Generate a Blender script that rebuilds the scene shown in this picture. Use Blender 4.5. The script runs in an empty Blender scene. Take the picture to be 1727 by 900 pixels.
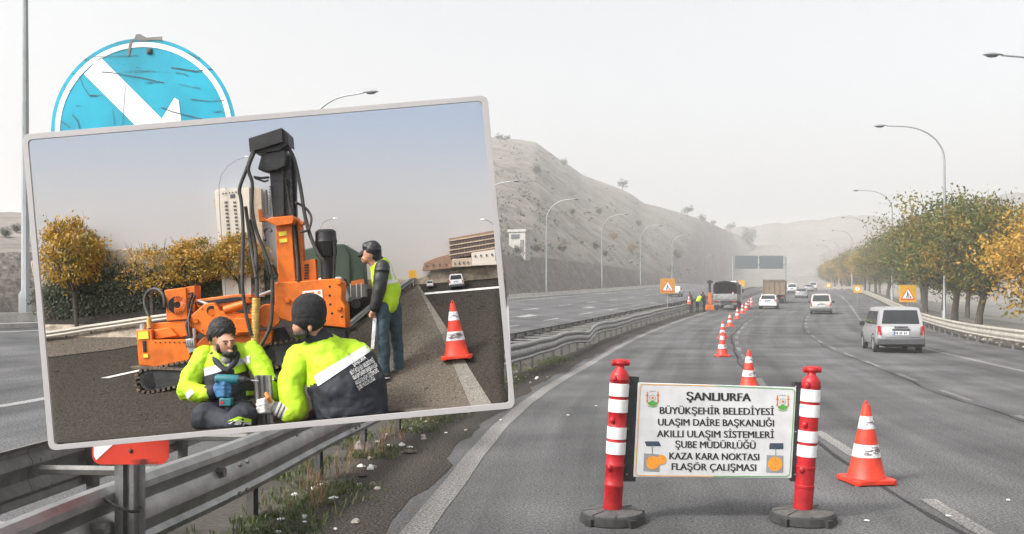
import bpy, bmesh, math, random
import numpy as np
from mathutils import Vector, Matrix
from mathutils.bvhtree import BVHTree
random.seed(7); rng = np.random.default_rng(11)
PI = math.pi; R = math.radians
scene = bpy.context.scene
COL = scene.collection

# ------------------------------------------------------------------ camera
EYE = 2.1                        # metres above the near carriageway
cam_d = bpy.data.cameras.new('camera'); cam = bpy.data.objects.new('camera', cam_d); COL.objects.link(cam)
cam.location = (0, 0, EYE); cam.rotation_euler = (R(90), 0, 0)
cam_d.sensor_width = 36; cam_d.lens = 36*1600/1727; cam_d.shift_y = 55/1727
cam_d.clip_start = .05; cam_d.clip_end = 9000
scene.camera = cam

# ------------------------------------------------------------------ sky and sun
SUN_EL, SUN_AZ = 42, -122         # degrees; azimuth from the view direction, minus = left
w = bpy.data.worlds.new('World'); scene.world = w; w.use_nodes = True
nt = w.node_tree; nt.nodes.clear()
sk = nt.nodes.new('ShaderNodeTexSky'); sk.sky_type = 'NISHITA'; sk.sun_disc = False
sk.sun_elevation = R(SUN_EL); sk.sun_rotation = R(SUN_AZ); sk.dust_density = 7; sk.air_density = 1.0; sk.ozone_density = 1
hs = nt.nodes.new('ShaderNodeHueSaturation'); hs.inputs['Saturation'].default_value = .16
bg = nt.nodes.new('ShaderNodeBackground'); bg.inputs['Strength'].default_value = .13
ow = nt.nodes.new('ShaderNodeOutputWorld')
nt.links.new(sk.outputs[0], hs.inputs['Color']); nt.links.new(hs.outputs[0], bg.inputs['Color']); nt.links.new(bg.outputs[0], ow.inputs['Surface'])
sd = bpy.data.lights.new('sun', 'SUN'); sd.energy = 1.15; sd.angle = R(7); sd.color = (1, .955, .89)
so = bpy.data.objects.new('sun', sd); COL.objects.link(so)
dirv = Vector((math.sin(R(SUN_AZ))*math.cos(R(SUN_EL)), math.cos(R(SUN_AZ))*math.cos(R(SUN_EL)), math.sin(R(SUN_EL))))
so.rotation_euler = dirv.to_track_quat('Z', 'Y').to_euler(); so.location = (-20, 0, 40)
vs = scene.view_settings; vs.view_transform = 'Standard'; vs.look = 'None'; vs.exposure = 1.2; vs.gamma = 1; vs.use_curve_mapping = False
scene.cycles.volume_bounces = 1; scene.cycles.max_bounces = 6; scene.cycles.volume_max_steps = 64

# ------------------------------------------------------------------ materials
def mat(name, col, rough=.6, metal=0, var=.12, scale=6, bump=0, bscale=None, col2=None, emit=0, stretch=None, coat=0):
    m = bpy.data.materials.new(name); m.use_nodes = True
    t = m.node_tree; b = t.nodes['Principled BSDF']
    b.inputs['Roughness'].default_value = rough; b.inputs['Metallic'].default_value = metal
    if coat: b.inputs['Coat Weight'].default_value = coat
    tc = t.nodes.new('ShaderNodeTexCoord'); src = tc.outputs['Object']
    if stretch:
        mp = t.nodes.new('ShaderNodeMapping'); mp.inputs['Scale'].default_value = stretch
        t.links.new(src, mp.inputs['Vector']); src = mp.outputs[0]
    n = t.nodes.new('ShaderNodeTexNoise'); n.inputs['Scale'].default_value = scale; n.inputs['Detail'].default_value = 6; n.inputs['Roughness'].default_value = .62
    t.links.new(src, n.inputs['Vector'])
    r = t.nodes.new('ShaderNodeValToRGB'); r.color_ramp.elements[0].position = .33; r.color_ramp.elements[1].position = .67
    c0 = [max(0, c*(1-var)) for c in col]; c1 = [min(1, c*(1+var)) for c in col]
    if col2: c1 = list(col2)
    r.color_ramp.elements[0].color = (*c0, 1); r.color_ramp.elements[1].color = (*c1, 1)
    t.links.new(n.outputs['Fac'], r.inputs[0]); t.links.new(r.outputs[0], b.inputs['Base Color'])
    if bump:
        n2 = t.nodes.new('ShaderNodeTexNoise'); n2.inputs['Scale'].default_value = bscale or scale*4; n2.inputs['Detail'].default_value = 5
        t.links.new(src, n2.inputs['Vector'])
        bp = t.nodes.new('ShaderNodeBump'); bp.inputs['Strength'].default_value = bump; bp.inputs['Distance'].default_value = .02
        t.links.new(n2.outputs['Fac'], bp.inputs['Height']); t.links.new(bp.outputs[0], b.inputs['Normal'])
    if emit:
        b.inputs['Emission Color'].default_value = (*col, 1); b.inputs['Emission Strength'].default_value = emit
    return m

def ramp(t, stops):
    r = t.nodes.new('ShaderNodeValToRGB'); e = r.color_ramp.elements
    e[0].position, e[1].position = stops[0][0], stops[-1][0]
    e[0].color = (*stops[0][1], 1); e[1].color = (*stops[-1][1], 1)
    for p, c in stops[1:-1]:
        k = e.new(p); k.color = (*c, 1)
    return r

def asphalt(name, base, track=.25, speck=.5, uv=True, warm=0.0, fine=40):
    """worn asphalt: fine aggregate, streaks along the lane, broad blotches"""
    m = bpy.data.materials.new(name); m.use_nodes = True
    t = m.node_tree; b = t.nodes['Principled BSDF']; b.inputs['Roughness'].default_value = .9; b.inputs['Specular IOR Level'].default_value = .06
    tc = t.nodes.new('ShaderNodeTexCoord'); src = tc.outputs['UV' if uv else 'Object']
    L = t.links.new
    def noise(scale, detail, sc3=None):
        n = t.nodes.new('ShaderNodeTexNoise'); n.inputs['Scale'].default_value = scale; n.inputs['Detail'].default_value = detail
        if sc3:
            mp = t.nodes.new('ShaderNodeMapping'); mp.inputs['Scale'].default_value = sc3; L(src, mp.inputs[0]); L(mp.outputs[0], n.inputs['Vector'])
        else: L(src, n.inputs['Vector'])
        return n
    a = noise(fine, 4); pit = noise(fine*.42, 2); s = noise(1.0, 5, (1.3, .045, 1)); bl = noise(.3, 8)
    c = base
    ra = ramp(t, [(.36, tuple(x*(1-speck) for x in c)), (.5, c), (.64, tuple(min(1, x*(1+speck*1.3)) for x in c))]); L(a.outputs['Fac'], ra.inputs[0])
    rs = ramp(t, [(.3, (1-track,)*3), (.7, (1+track,)*3)]); L(s.outputs['Fac'], rs.inputs[0])
    rb = ramp(t, [(.33, (.70,)*3), (.67, (1.28+warm, 1.28, 1.28-warm))]); L(bl.outputs['Fac'], rb.inputs[0])
    m1 = t.nodes.new('ShaderNodeMix'); m1.data_type = 'RGBA'; m1.blend_type = 'MULTIPLY'; m1.inputs[0].default_value = 1
    L(ra.outputs[0], m1.inputs[6]); L(rs.outputs[0], m1.inputs[7])
    m2 = t.nodes.new('ShaderNodeMix'); m2.data_type = 'RGBA'; m2.blend_type = 'MULTIPLY'; m2.inputs[0].default_value = 1
    L(m1.outputs[2], m2.inputs[6]); L(rb.outputs[0], m2.inputs[7])
    rp0 = ramp(t, [(.27, (.45,)*3), (.36, (1,)*3)]); L(pit.outputs['Fac'], rp0.inputs[0]); m3 = t.nodes.new('ShaderNodeMix'); m3.data_type = 'RGBA'; m3.blend_type = 'MULTIPLY'; m3.inputs[0].default_value = 1
    L(m2.outputs[2], m3.inputs[6]); L(rp0.outputs[0], m3.inputs[7]); L(m3.outputs[2], b.inputs['Base Color'])
    bp = t.nodes.new('ShaderNodeBump'); bp.inputs['Strength'].default_value = .5; bp.inputs['Distance'].default_value = .008
    L(a.outputs['Fac'], bp.inputs['Height']); L(bp.outputs[0], b.inputs['Normal'])
    return m

def leafmat(name, cols):
    m = bpy.data.materials.new(name); m.use_nodes = True
    t = m.node_tree; b = t.nodes['Principled BSDF']; b.inputs['Roughness'].default_value = .55
    g = t.nodes.new('ShaderNodeNewGeometry'); tc = t.nodes.new('ShaderNodeTexCoord')
    n = t.nodes.new('ShaderNodeTexNoise'); n.inputs['Scale'].default_value = .55; n.inputs['Detail'].default_value = 3
    oi = t.nodes.new('ShaderNodeObjectInfo'); ad = t.nodes.new('ShaderNodeVectorMath'); ad.operation = 'ADD'
    t.links.new(tc.outputs['Object'], ad.inputs[0]); t.links.new(oi.outputs['Location'], ad.inputs[1]); t.links.new(ad.outputs[0], n.inputs['Vector'])
    mx = t.nodes.new('ShaderNodeMath'); mx.operation = 'MULTIPLY_ADD'; mx.inputs[1].default_value = .42
    sc = t.nodes.new('ShaderNodeMath'); sc.operation = 'MULTIPLY_ADD'; sc.inputs[1].default_value = 1.5; sc.inputs[2].default_value = -.46
    t.links.new(n.outputs['Fac'], sc.inputs[0])
    t.links.new(g.outputs['Random Per Island'], mx.inputs[0]); t.links.new(sc.outputs[0], mx.inputs[2])
    k = len(cols); r = ramp(t, [(.08+.84*i/(k-1), c) for i, c in enumerate(cols)])
    t.links.new(mx.outputs[0], r.inputs[0]); t.links.new(r.outputs[0], b.inputs['Base Color'])
    tr = t.nodes.new('ShaderNodeBsdfTranslucent'); t.links.new(r.outputs[0], tr.inputs['Color'])
    ms = t.nodes.new('ShaderNodeMixShader'); ms.inputs[0].default_value = .3
    t.links.new(b.outputs[0], ms.inputs[1]); t.links.new(tr.outputs[0], ms.inputs[2]); t.links.new(ms.outputs[0], t.nodes['Material Output'].inputs['Surface'])
    return m

M = {}
M['asphalt'] = asphalt('asphalt_main', (.095, .095, .096), .28, .4)
M['asphalt_left'] = asphalt('asphalt_left', (.10, .10, .102), .28, .45)
M['verge'] = asphalt('verge_dirt', (.044, .04, .036), .35, .8, warm=.05)
M['shoulder'] = asphalt('shoulder_grit', (.12, .118, .113), .2, .5)
M['paint'] = asphalt('worn_road_paint', (.175, .172, .166), .35, .55)
M['paint_pale'] = asphalt('worn_pale_paint', (.30, .30, .30), .3, .4)
M['tar'] = asphalt('tar_seam', (.04, .04, .041), .2, .5)
M['galv'] = mat('galvanised_steel', (.30, .30, .295), .42, .75, .28, 3.2, .12, 30)
M['galv_dull'] = mat('dull_galvanised', (.17, .165, .155), .62, .45, .3, 4, .1, 25)
M['galv_pale'] = mat('weathered_rail', (.38, .35, .30), .6, .2, .22, 2.5, .1, 20)
M['post_dark'] = mat('dark_post', (.085, .08, .075), .75, .2, .3, 7, .15)
M['lamp_grey'] = mat('lamp_pole', (.27, .285, .29), .5, .4, .12, 2)
M['concrete'] = mat('kerb_concrete', (.38, .365, .34), .85, 0, .25, 2, .3, 30)
M['white'] = mat('white_paint', (.78, .78, .77), .45, 0, .06, 5)
M['white_dirty'] = mat('dirty_white_print', (.60, .605, .61), .42, 0, .10, 4)
M['black'] = mat('black_plastic', (.022, .022, .024), .5, 0, .3, 9, .1)
M['rubber'] = mat('rubber', (.03, .03, .03), .8, 0, .35, 14, .2)
M['red'] = mat('red_plastic', (.38, .008, .013), .45, 0, .32, 6, .08, 30)
M['cone'] = mat('cone_orange', (.60, .036, .012), .5, 0, .30, 6, .1, 30)
M['reflect'] = mat('reflective_white', (.66, .64, .66), .32, .12, .3, 22, .5, 50)
M['ink'] = mat('black_ink', (.02, .02, .022), .5, 0, .1, 5)
M['signorange'] = mat('ochre_sign', (.48, .215, .02), .45, 0, .12, 4)
M['signyellow'] = mat('yellow_sign', (.62, .34, .03), .45, 0, .12, 4)
M['glass'] = mat('dark_glass', (.018, .021, .024), .08, 0, .2, 2)
M['glass_grey'] = mat('grey_glass', (.09, .1, .11), .12, 0, .2, 2)
M['bark'] = mat('bark', (.062, .05, .04), .9, 0, .4, 9, .6, 22)
M['skin'] = mat('skin', (.42, .215, .135), .55, 0, .12, 14)
M['hair'] = mat('black_hair', (.012, .011, .011), .6, 0, .4, 60, .4, 160)

# ------------------------------------------------------------------ mesh helpers
ORG = {}
def org(o):
    return ORG.get(o.name, Vector((0, 0, 0))) if o else Vector((0, 0, 0))

class MB:
    def __init__(s): s.v = []; s.f = []
    def add(s, vs, fs):
        k = len(s.v); s.v += [tuple(x) for x in vs]; s.f += [tuple(i+k for i in f) for f in fs]; return s
    def box(s, c, d, rot=None):
        c = Vector(c); h = Vector(d)/2
        vs = [Vector((x*h.x, y*h.y, z*h.z)) for z in (-1, 1) for y in (-1, 1) for x in (-1, 1)]
        if rot is not None: vs = [rot @ q for q in vs]
        return s.add([c+q for q in vs], [(0, 2, 3, 1), (4, 5, 7, 6), (0, 1, 5, 4), (2, 6, 7, 3), (0, 4, 6, 2), (1, 3, 7, 5)])
    def prism(s, pts, ext):
        pts = [Vector(p) for p in pts]; e = Vector(ext); n = len(pts)
        nrm = sum(((pts[i]-pts[0]).cross(pts[(i+1) % n]-pts[0]) for i in range(n)), Vector())
        if nrm.dot(e) > 0: pts = pts[::-1]
        vs = pts+[p+e for p in pts]
        return s.add(vs, [tuple(range(n)), tuple(range(2*n-1, n-1, -1))]+[(i, n+i, n+(i+1) % n, (i+1) % n) for i in range(n)])
    def tube(s, path, rad, n=8, cap=True):
        P_ = [Vector(p) for p in path]; m = len(P_)
        if not hasattr(rad, '__len__'): rad = [rad]*m
        k = len(s.v); up = None; vs = []
        for i in range(m):
            t = (P_[min(i+1, m-1)]-P_[max(i-1, 0)]); t = t.normalized() if t.length > 1e-9 else Vector((0, 0, 1))
            if up is None: up = t.orthogonal().normalized()
            else:
                up = up-t*up.dot(t); up = up.normalized() if up.length > 1e-6 else t.orthogonal().normalized()
            b = t.cross(up)
            for j in range(n):
                a = 2*PI*j/n; vs.append(P_[i]+(up*math.cos(a)+b*math.sin(a))*rad[i])
        fs = [(i*n+j, i*n+(j+1) % n, (i+1)*n+(j+1) % n, (i+1)*n+j) for i in range(m-1) for j in range(n)]
        if cap: fs += [tuple(range(n-1, -1, -1)), tuple(range((m-1)*n, m*n))]
        return s.add(vs, fs)
    def lathe(s, base, top, prof, n=16):
        """profile [(t along axis 0..1, radius)] swept round the axis base->top"""
        b, t = Vector(base), Vector(top)
        return s.tube2([b+(t-b)*q[0] for q in prof], [q[1] for q in prof], (t-b).normalized(), n)
    def tube2(s, pts, rad, ax, n):
        u = ax.orthogonal().normalized(); w_ = ax.cross(u); vs = []
        for p, r in zip(pts, rad):
            for j in range(n):
                a = 2*PI*j/n; vs.append(p+(u*math.cos(a)+w_*math.sin(a))*r)
        m = len(pts)
        fs = [(i*n+j, i*n+(j+1) % n, (i+1)*n+(j+1) % n, (i+1)*n+j) for i in range(m-1) for j in range(n)]
        fs += [tuple(range(n-1, -1, -1)), tuple(range((m-1)*n, m*n))]
        return s.add(vs, fs)
    def ell(s, c, r, n=12, rot=None):
        c = Vector(c); vs = []; m = n//2
        if not hasattr(r, '__len__'): r = (r, r, r)
        vs.append(Vector((0, 0, r[2])))
        for i in range(1, m):
            a = PI*i/m
            for j in range(n):
                b = 2*PI*j/n; vs.append(Vector((r[0]*math.sin(a)*math.cos(b), r[1]*math.sin(a)*math.sin(b), r[2]*math.cos(a))))
        vs.append(Vector((0, 0, -r[2]))); last = len(vs)-1
        fs = [(0, 1+j, 1+(j+1) % n) for j in range(n)]
        for i in range(m-2):
            fs += [(1+i*n+j, 1+(i+1)*n+j, 1+(i+1)*n+(j+1) % n, 1+i*n+(j+1) % n) for j in range(n)]
        fs += [(1+(m-2)*n+j, last, 1+(m-2)*n+(j+1) % n) for j in range(n)]
        if rot is not None: vs = [rot @ q for q in vs]
        return s.add([c+q for q in vs], fs)
    def mesh(s, name, o=None, ang=38):
        o = o or Vector((0, 0, 0))
        me = bpy.data.meshes.new(name); me.from_pydata([(x-o.x, y-o.y, z-o.z) for x, y, z in s.v], [], s.f); me.update()
        me.polygons.foreach_set('use_smooth', [True]*len(me.polygons))
        try: me.set_sharp_from_angle(angle=R(ang))
        except Exception: pass
        return me
    def build(s, name, m, parent=None, bevel=0, ang=38):
        o = bpy.data.objects.new(name, s.mesh(name, org(parent), ang)); COL.objects.link(o)
        o.data.materials.append(m if not isinstance(m, str) else M[m])
        if parent: o.parent = parent; ORG[o.name] = org(parent)
        if bevel:
            bv = o.modifiers.new('bevel', 'BEVEL'); bv.width = bevel; bv.segments = 2; bv.limit_method = 'ANGLE'; bv.angle_limit = R(40)
        return o

def tag(o, label=None, cat=None, group=None, kind=None):
    if label: o['label'] = label
    if cat: o['category'] = cat
    if group: o['group'] = group
    if kind: o['kind'] = kind
    return o
def thing(name, label, cat, loc=(0, 0, 0), rz=0, group=None, world=False):
    """Empty at the base; world=True means its parts are given in world coordinates"""
    o = bpy.data.objects.new(name, None); COL.objects.link(o); o.location = loc; o.rotation_euler = (0, 0, rz); o.empty_display_size = .2
    if world: ORG[o.name] = Vector(loc)
    return tag(o, label, cat, group)
def copy_tree(o, parent=None):
    c = o.copy(); COL.objects.link(c)
    if parent: c.parent = parent
    for ch in list(o.children): copy_tree(ch, c)
    return c
def inst(proto, loc, rz=0, sc=1, label=None, group=None):
    c = copy_tree(proto); c.location = loc; c.rotation_euler = (0, 0, rz); c.scale = (sc, sc, sc) if not hasattr(sc, '__len__') else sc
    if label: c['label'] = label
    if group: c['group'] = group
    return c
def drop(o):
    for ch in list(o.children): drop(ch)
    bpy.data.objects.remove(o, do_unlink=True)

def P(px, py, D):
    """a point D metres ahead that the photograph shows at (px, py)"""
    return Vector(((px-863.5)*D/1600, D, EYE+(505-py)*D/1600))

_tx = {}
def text_mesh(txt, bold=.012):
    if (txt, bold) in _tx: return _tx[(txt, bold)]
    c = bpy.data.curves.new('t', 'FONT'); c.body = txt; c.size = 1; c.offset = 0; c.resolution_u = 3
    o = bpy.data.objects.new('t', c); COL.objects.link(o)
    dg = bpy.context.evaluated_depsgraph_get(); me = o.evaluated_get(dg).to_mesh()
    vs = np.array([v.co[:2] for v in me.vertices]); fs = [tuple(p.vertices) for p in me.polygons]
    o.evaluated_get(dg).to_mesh_clear(); bpy.data.objects.remove(o, do_unlink=True); bpy.data.curves.remove(c)
    _tx[(txt, bold)] = (vs, fs); return vs, fs
def lettering(mb, txt, left, right, up, bold=.012):
    """text from point left to point right on its baseline; up = vector of one capital's height"""
    vs, fs = text_mesh(txt, bold); x0, x1 = vs[:, 0].min(), vs[:, 0].max(); cap = .729
    left, e, up = Vector(left), Vector(right)-Vector(left), Vector(up)
    for k in ((-1, 1) if bold else (0,)):            # two passes a hair apart thicken the strokes
        mb.add([left+e*((x-x0)/(x1-x0))+up*(y/cap)+e.normalized()*up.length*bold*3.2*k+Vector((0, -.0004*k, 0)) for x, y in vs], fs)

# ------------------------------------------------------------------ the road's own coordinates
_K = [(-30, -4.2), (0, -1.45), (8.5, -.87), (17.2, 0), (32, 2.74), (52, 7.1), (67, 11.3), (85, 17.2), (100, 22.2), (150, 38.5), (200, 53.8), (250, 68), (320, 86), (450, 113), (700, 150), (1100, 190)]
_kx = np.array([k[0] for k in _K], float); _ky = np.array([k[1] for k in _K], float)
def _pchip():
    h = np.diff(_kx); d = np.diff(_ky)/h; m = np.zeros(len(_kx)); m[0], m[-1] = d[0], d[-1]
    for i in range(1, len(d)): m[i] = (d[i-1]*h[i]+d[i]*h[i-1])/(h[i]+h[i-1])
    return h, d, m
_h, _d, _m = _pchip()
def edge(D):
    i = int(min(max(np.searchsorted(_kx, D)-1, 0), len(_h)-1)); t = (D-_kx[i])/_h[i]
    return float((1+2*t)*(1-t)**2*_ky[i]+t*(1-t)**2*_h[i]*_m[i]+t*t*(3-2*t)*_ky[i+1]+t*t*(t-1)*_h[i]*_m[i+1])
def zroad(D):
    a = min(D, 200); z = .027*6*math.log1p(math.exp(min((a-52)/6, 60)))
    if D > 200: z += .012*(min(D, 420)-200)
    return z
def zo(o):
    """cross-section: the far carriageway is banked up away from the median"""
    if o > -3.6: return 0
    return .04+(-3.6-min(o, -3.6))/14.9*1.12 if o > -18.5 else 1.16
def RD(o, D, dz=0, zf=None):
    s_ = (edge(D+.5)-edge(D-.5)); l = math.hypot(1, s_)
    return Vector((edge(D)+o/l, D-o*s_/l, zroad(D)+(zo(o) if zf is None else zf)+dz))
def head(D):
    return -math.atan((edge(D+.5)-edge(D-.5)))      # rotation about z of something that faces along the road
def solve_D(px, o, lo=4, hi=600):
    f = lambda D: (RD(o, D).x/RD(o, D).y*1600+863.5)-px
    best = None; prev = None; D = lo
    while D < hi:
        v = f(D)
        if prev is not None and prev < 0 <= v: best = D; break
        prev = v; D += .5
    return best or hi
def drange(a, b):
    out = []; D = a
    while D < b-1e-6:
        out.append(D); D += .5 if D < 30 else 1 if D < 80 else 3 if D < 200 else 10
    out.append(b); return out
def strip(name, o0, o1, D0, D1, m, dz=0, no=1, parent=None, jit=0, kind=None, ofn=None):
    Ds = drange(D0, D1); vs = []; uv = []; fs = []
    for D in Ds:
        for j in range(no+1):
            o = o0+(o1-o0)*j/no+(ofn(D) if ofn else 0)
            if jit and j in (0, no): o += jit*(math.sin(D*1.9+o0)+math.sin(D*.73)+random.uniform(-1, 1))/2
            vs.append(RD(o, D, dz)); uv.append((o, D))
    for i in range(len(Ds)-1):
        for j in range(no): a = i*(no+1)+j; fs.append((a, a+1, a+no+2, a+no+1))
    mb = MB(); mb.add(vs, fs); ob = mb.build(name, m, parent)
    l = ob.data.uv_layers.new(name='UVMap'); idx = [0]*len(ob.data.loops); ob.data.loops.foreach_get('vertex_index', idx)
    l.data.foreach_set('uv', [c for i in idx for c in uv[i]])
    if kind: ob['kind'] = kind
    return ob
def sweep(mb, prof, Ds, closed=False, wob=None):
    k = len(mb.v); n = len(prof); vs = []
    for D in Ds:
        do, dzz = wob(D) if wob else (0, 0)
        for o, z in prof: vs.append(RD(o+do, D, z+dzz))
    fs = []
    for i in range(len(Ds)-1):
        for j in range(n if closed else n-1):
            a = i*n+j; b = i*n+(j+1) % n; fs.append((a, b, b+n, a+n))
    if closed: fs += [tuple(range(n)), tuple((len(Ds)-1)*n+q for q in range(n-1, -1, -1))]
    mb.add(vs, fs); return mb
# ================================================================== THE SETTING
def earth(name, cols, s1, s2, bump, bd=.4, stretch=None):
    m = bpy.data.materials.new(name); m.use_nodes = True; t = m.node_tree; b = t.nodes['Principled BSDF']; b.inputs['Roughness'].default_value = .95
    L = t.links.new; tc = t.nodes.new('ShaderNodeTexCoord'); src = tc.outputs['Object']
    if stretch:
        mp = t.nodes.new('ShaderNodeMapping'); mp.inputs['Scale'].default_value = stretch; L(src, mp.inputs[0]); src = mp.outputs[0]
    n1 = t.nodes.new('ShaderNodeTexNoise'); n1.inputs['Scale'].default_value = s1; n1.inputs['Detail'].default_value = 8; n1.inputs['Roughness'].default_value = .68; L(src, n1.inputs['Vector'])
    n2 = t.nodes.new('ShaderNodeTexNoise'); n2.inputs['Scale'].default_value = s2; n2.inputs['Detail'].default_value = 4; L(src, n2.inputs['Vector'])
    mx = t.nodes.new('ShaderNodeMath'); mx.operation = 'MULTIPLY_ADD'; mx.inputs[1].default_value = .55; L(n2.outputs['Fac'], mx.inputs[0])
    h = t.nodes.new('ShaderNodeMath'); h.operation = 'MULTIPLY'; h.inputs[1].default_value = .5; L(n1.outputs['Fac'], h.inputs[0]); L(h.outputs[0], mx.inputs[2])
    k = len(cols); r = ramp(t, [(.3+.42*i/(k-1), c) for i, c in enumerate(cols)]); L(mx.outputs[0], r.inputs[0]); L(r.outputs[0], b.inputs['Base Color'])
    bp = t.nodes.new('ShaderNodeBump'); bp.inputs['Strength'].default_value = bump; bp.inputs['Distance'].default_value = bd; L(mx.outputs[0], bp.inputs['Height']); L(bp.outputs[0], b.inputs['Normal'])
    return m
M['hill'] = earth('dry_hillside', [(.055, .051, .043), (.12, .107, .09), (.18, .16, .137), (.25, .227, .2)], .035, .35, .9, 1.5)
M['cut'] = earth('rock_cutting', [(.05, .042, .035), (.115, .097, .082), (.165, .142, .122), (.26, .232, .205)], .22, 1.6, 1, .8)
M['field'] = earth('dry_field', [(.06, .06, .048), (.105, .10, .082), (.15, .14, .115)], .02, .2, .5, .5)
M['weed_soil'] = earth('verge_soil', [(.03, .027, .022), (.058, .052, .043), (.095, .087, .074)], 2.2, 18, .8, .03)

g = MB(); xs = np.linspace(-2500, 3500, 25); ys = np.concatenate([[-400, -60], np.linspace(0, 5000, 26)])
g.add([(x, y, -7.0) for y in ys for x in xs], [(i*25+j, i*25+j+1, (i+1)*25+j+1, (i+1)*25+j) for i in range(len(ys)-1) for j in range(24)])
tag(g.build('ground', 'field'), kind='structure')

road = strip('road', -2.2, 16.3, -6, 450, 'asphalt', 0, 6, kind='structure')
strip('opposite_road', -18.5, -3.6, -6, 450, 'asphalt_left', 0, 6, kind='structure')
strip('median_ground', -3.62, -1.0, -6, 450, 'weed_soil', .003, 5, kind='structure')
strip('verge', -1.5, -.32, -6, 300, 'verge', .006, 4, jit=.12, kind='structure')
strip('shoulder_ground', 16.2, 19.6, -6, 450, 'weed_soil', -.02, 3, kind='structure')

# markings are parts of the road they are painted on
strip('edge_line', -.13, .13, -6, 420, 'paint', .006, 1, road, jit=.012)
strip('edge_line', 12.72, 12.9, -6, 420, 'paint', .006, 1, road, jit=.012)
wv = lambda D: .05*math.sin(D*.33)+.03*math.sin(D*.9+1)
strip('tar_seam', 4.83, 4.90, -6, 130, 'tar', .004, 1, road, jit=.03, ofn=wv)
strip('tar_seam', 8.83, 8.88, -6, 160, 'tar', .004, 1, road, jit=.05, ofn=lambda D: wv(D+30))
D = 7.6
while D < 120:
    strip('lane_dash', 5.0, 5.17, D, D+2.8, 'paint', .0085, 1, road, jit=.014); D += 5.3
D = 5.9
while D < 130:
    strip('lane_dash', 8.95, 9.1, D, D+2.4, 'paint', .0085, 1, road, jit=.014); D += 5.1
oroad = bpy.data.objects['opposite_road']
for o in (-4.4, -17.6):
    strip('edge_line', o-.1, o+.1, -6, 400, 'paint_pale', .006, 1, oroad, jit=.015)
for o in (-8.0, -12.6):
    D = 2
    while D < 260:
        strip('lane_dash', o-.09, o+.09, D, D+4, 'paint_pale', .006, 1, oroad, jit=.015); D += 10
for D, o in ((47, -10.2), (64, -10.2), (47, -15), (64, -15), (82, -10.2)):     # lane arrows worn to bars
    strip('lane_arrow', o-.35, o+.35, D, D+3.2, 'paint_pale', .006, 1, oroad, jit=.06)

kb = MB(); sweep(kb, [(-18.5, .16), (-18.5, -.2), (-19.4, -.2), (-19.4, .5), (-19.15, .5), (-19.1, .16)], drange(-6, 420), True)
tag(kb.build('kerb_wall', 'concrete'), 'low pale concrete kerb wall along the far edge of the opposite road', 'kerb')

# --- the embankment falling away on the right
eb = MB(); Ds = drange(-6, 700)
prof = [(19.5, -.06), (24, -1.1), (40, -3.4), (90, -4.4), (160, -5.5)]
sweep(eb, prof[::-1], Ds); tag(eb.build('embankment', 'field'), kind='structure')

# --- hill behind the opposite road: columns over the skyline, base at the kerb
sil = [(-420, 420), (-200, 385), (0, 368), (40, 365), (300, 330), (600, 272), (760, 238), (835, 230), (880, 235), (905, 240), (935, 262), (960, 278), (985, 296), (1030, 312), (1062, 325), (1085, 342), (1125, 352), (1160, 362), (1190, 372), (1215, 384), (1250, 398), (1285, 420), (1320, 452), (1345, 474), (1375, 486)]
cutl = [(-420, 440), (0, 425), (300, 425), (852, 430), (923, 435), (987, 443), (1053, 452), (1110, 463), (1153, 469), (1178, 474), (1220, 480), (1290, 483), (1375, 489)]
lerp = lambda tb, x: float(np.interp(x, [a for a, _ in tb], [b for _, b in tb]))
cols = list(np.concatenate([np.arange(-420, 800, 40), np.arange(800, 1376, 8)]))
NR = 46; cutv = []; hillv = []
def n3(x, y, s): return math.sin(x*.11*s+1.3)*math.cos(y*.13*s)+.5*math.sin(x*.31*s+y*.23*s)+.35*math.sin(x*.7*s-y*.5*s+2)
D1170 = solve_D(1170, -19.4, 4, 440)
for px in cols:
    D0 = solve_D(px, -19.4, 4, 640); b0 = RD(-19.4, D0); s_ = b0.length if False else math.hypot(b0.x, b0.y)
    if px > 1170: D0 = D1170+(450-D1170)*min(1, (px-1170)/60); b0 = Vector(((px-863.5)/1600*D0, D0, zroad(D0)+.8))
    u = Vector(((px-863.5)/1600, 1, 0)); D0 = b0.y
    Dc = D0+3.5+D0*.05; yc = lerp(cutl, px); zc = EYE+(505-yc)*Dc/1600
    D1 = max(Dc+60, lerp([(-420, 150), (0, 210), (835, 330), (1100, 390), (1180, 440), (1240, 530), (1375, 580)], px)); z1 = EYE+(505-lerp(sil, px))*D1/1600
    row = []
    for i in range(9):
        t = i/8; D = D0+(Dc-D0)*(.12*min(t*8, 1)+.88*max(0, (t-.125)/.875)); z = b0.z-.15+(zc-b0.z+.15)*max(0, (t-.1)/.9)**.8
        q = .22*n3(px*.35, z*3, 1)*math.sin(PI*min(1, t*1.1))*(1 if D0 < 200 else .5)
        row.append((u.x*(D+q*2), D+q*2, z))
    cutv.append(row); row = []
    for i in range(NR):
        t = i/(NR-4)
        if t <= 1:
            D = Dc+(D1-Dc)*t**1.25; z = zc+(z1-zc)*(t**1.25)**.96+ (.9*(n3(u.x*D, D, .35)+.7*n3(u.x*D, D, 1.1)*abs(math.sin(D*.05+u.x*3)))*min(1, t*4)*(min(1, (1-t)*5)*.9+.1) if i else 0)
        else: D = D1*(1+(t-1)*3.5); z = z1-(t-1)*z1*2.2
        row.append((u.x*D, D, z))
    hillv.append(row)
def grid(rows):
    mb = MB(); n = len(rows[0]); mb.add([v for r in rows for v in r], [(i*n+j, (i+1)*n+j, (i+1)*n+j+1, i*n+j+1) for i in range(len(rows)-1) for j in range(n-1)]); return mb
cm = grid(cutv); cutting = tag(cm.build('rock_cutting', 'cut', ang=80), kind='structure')
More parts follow.
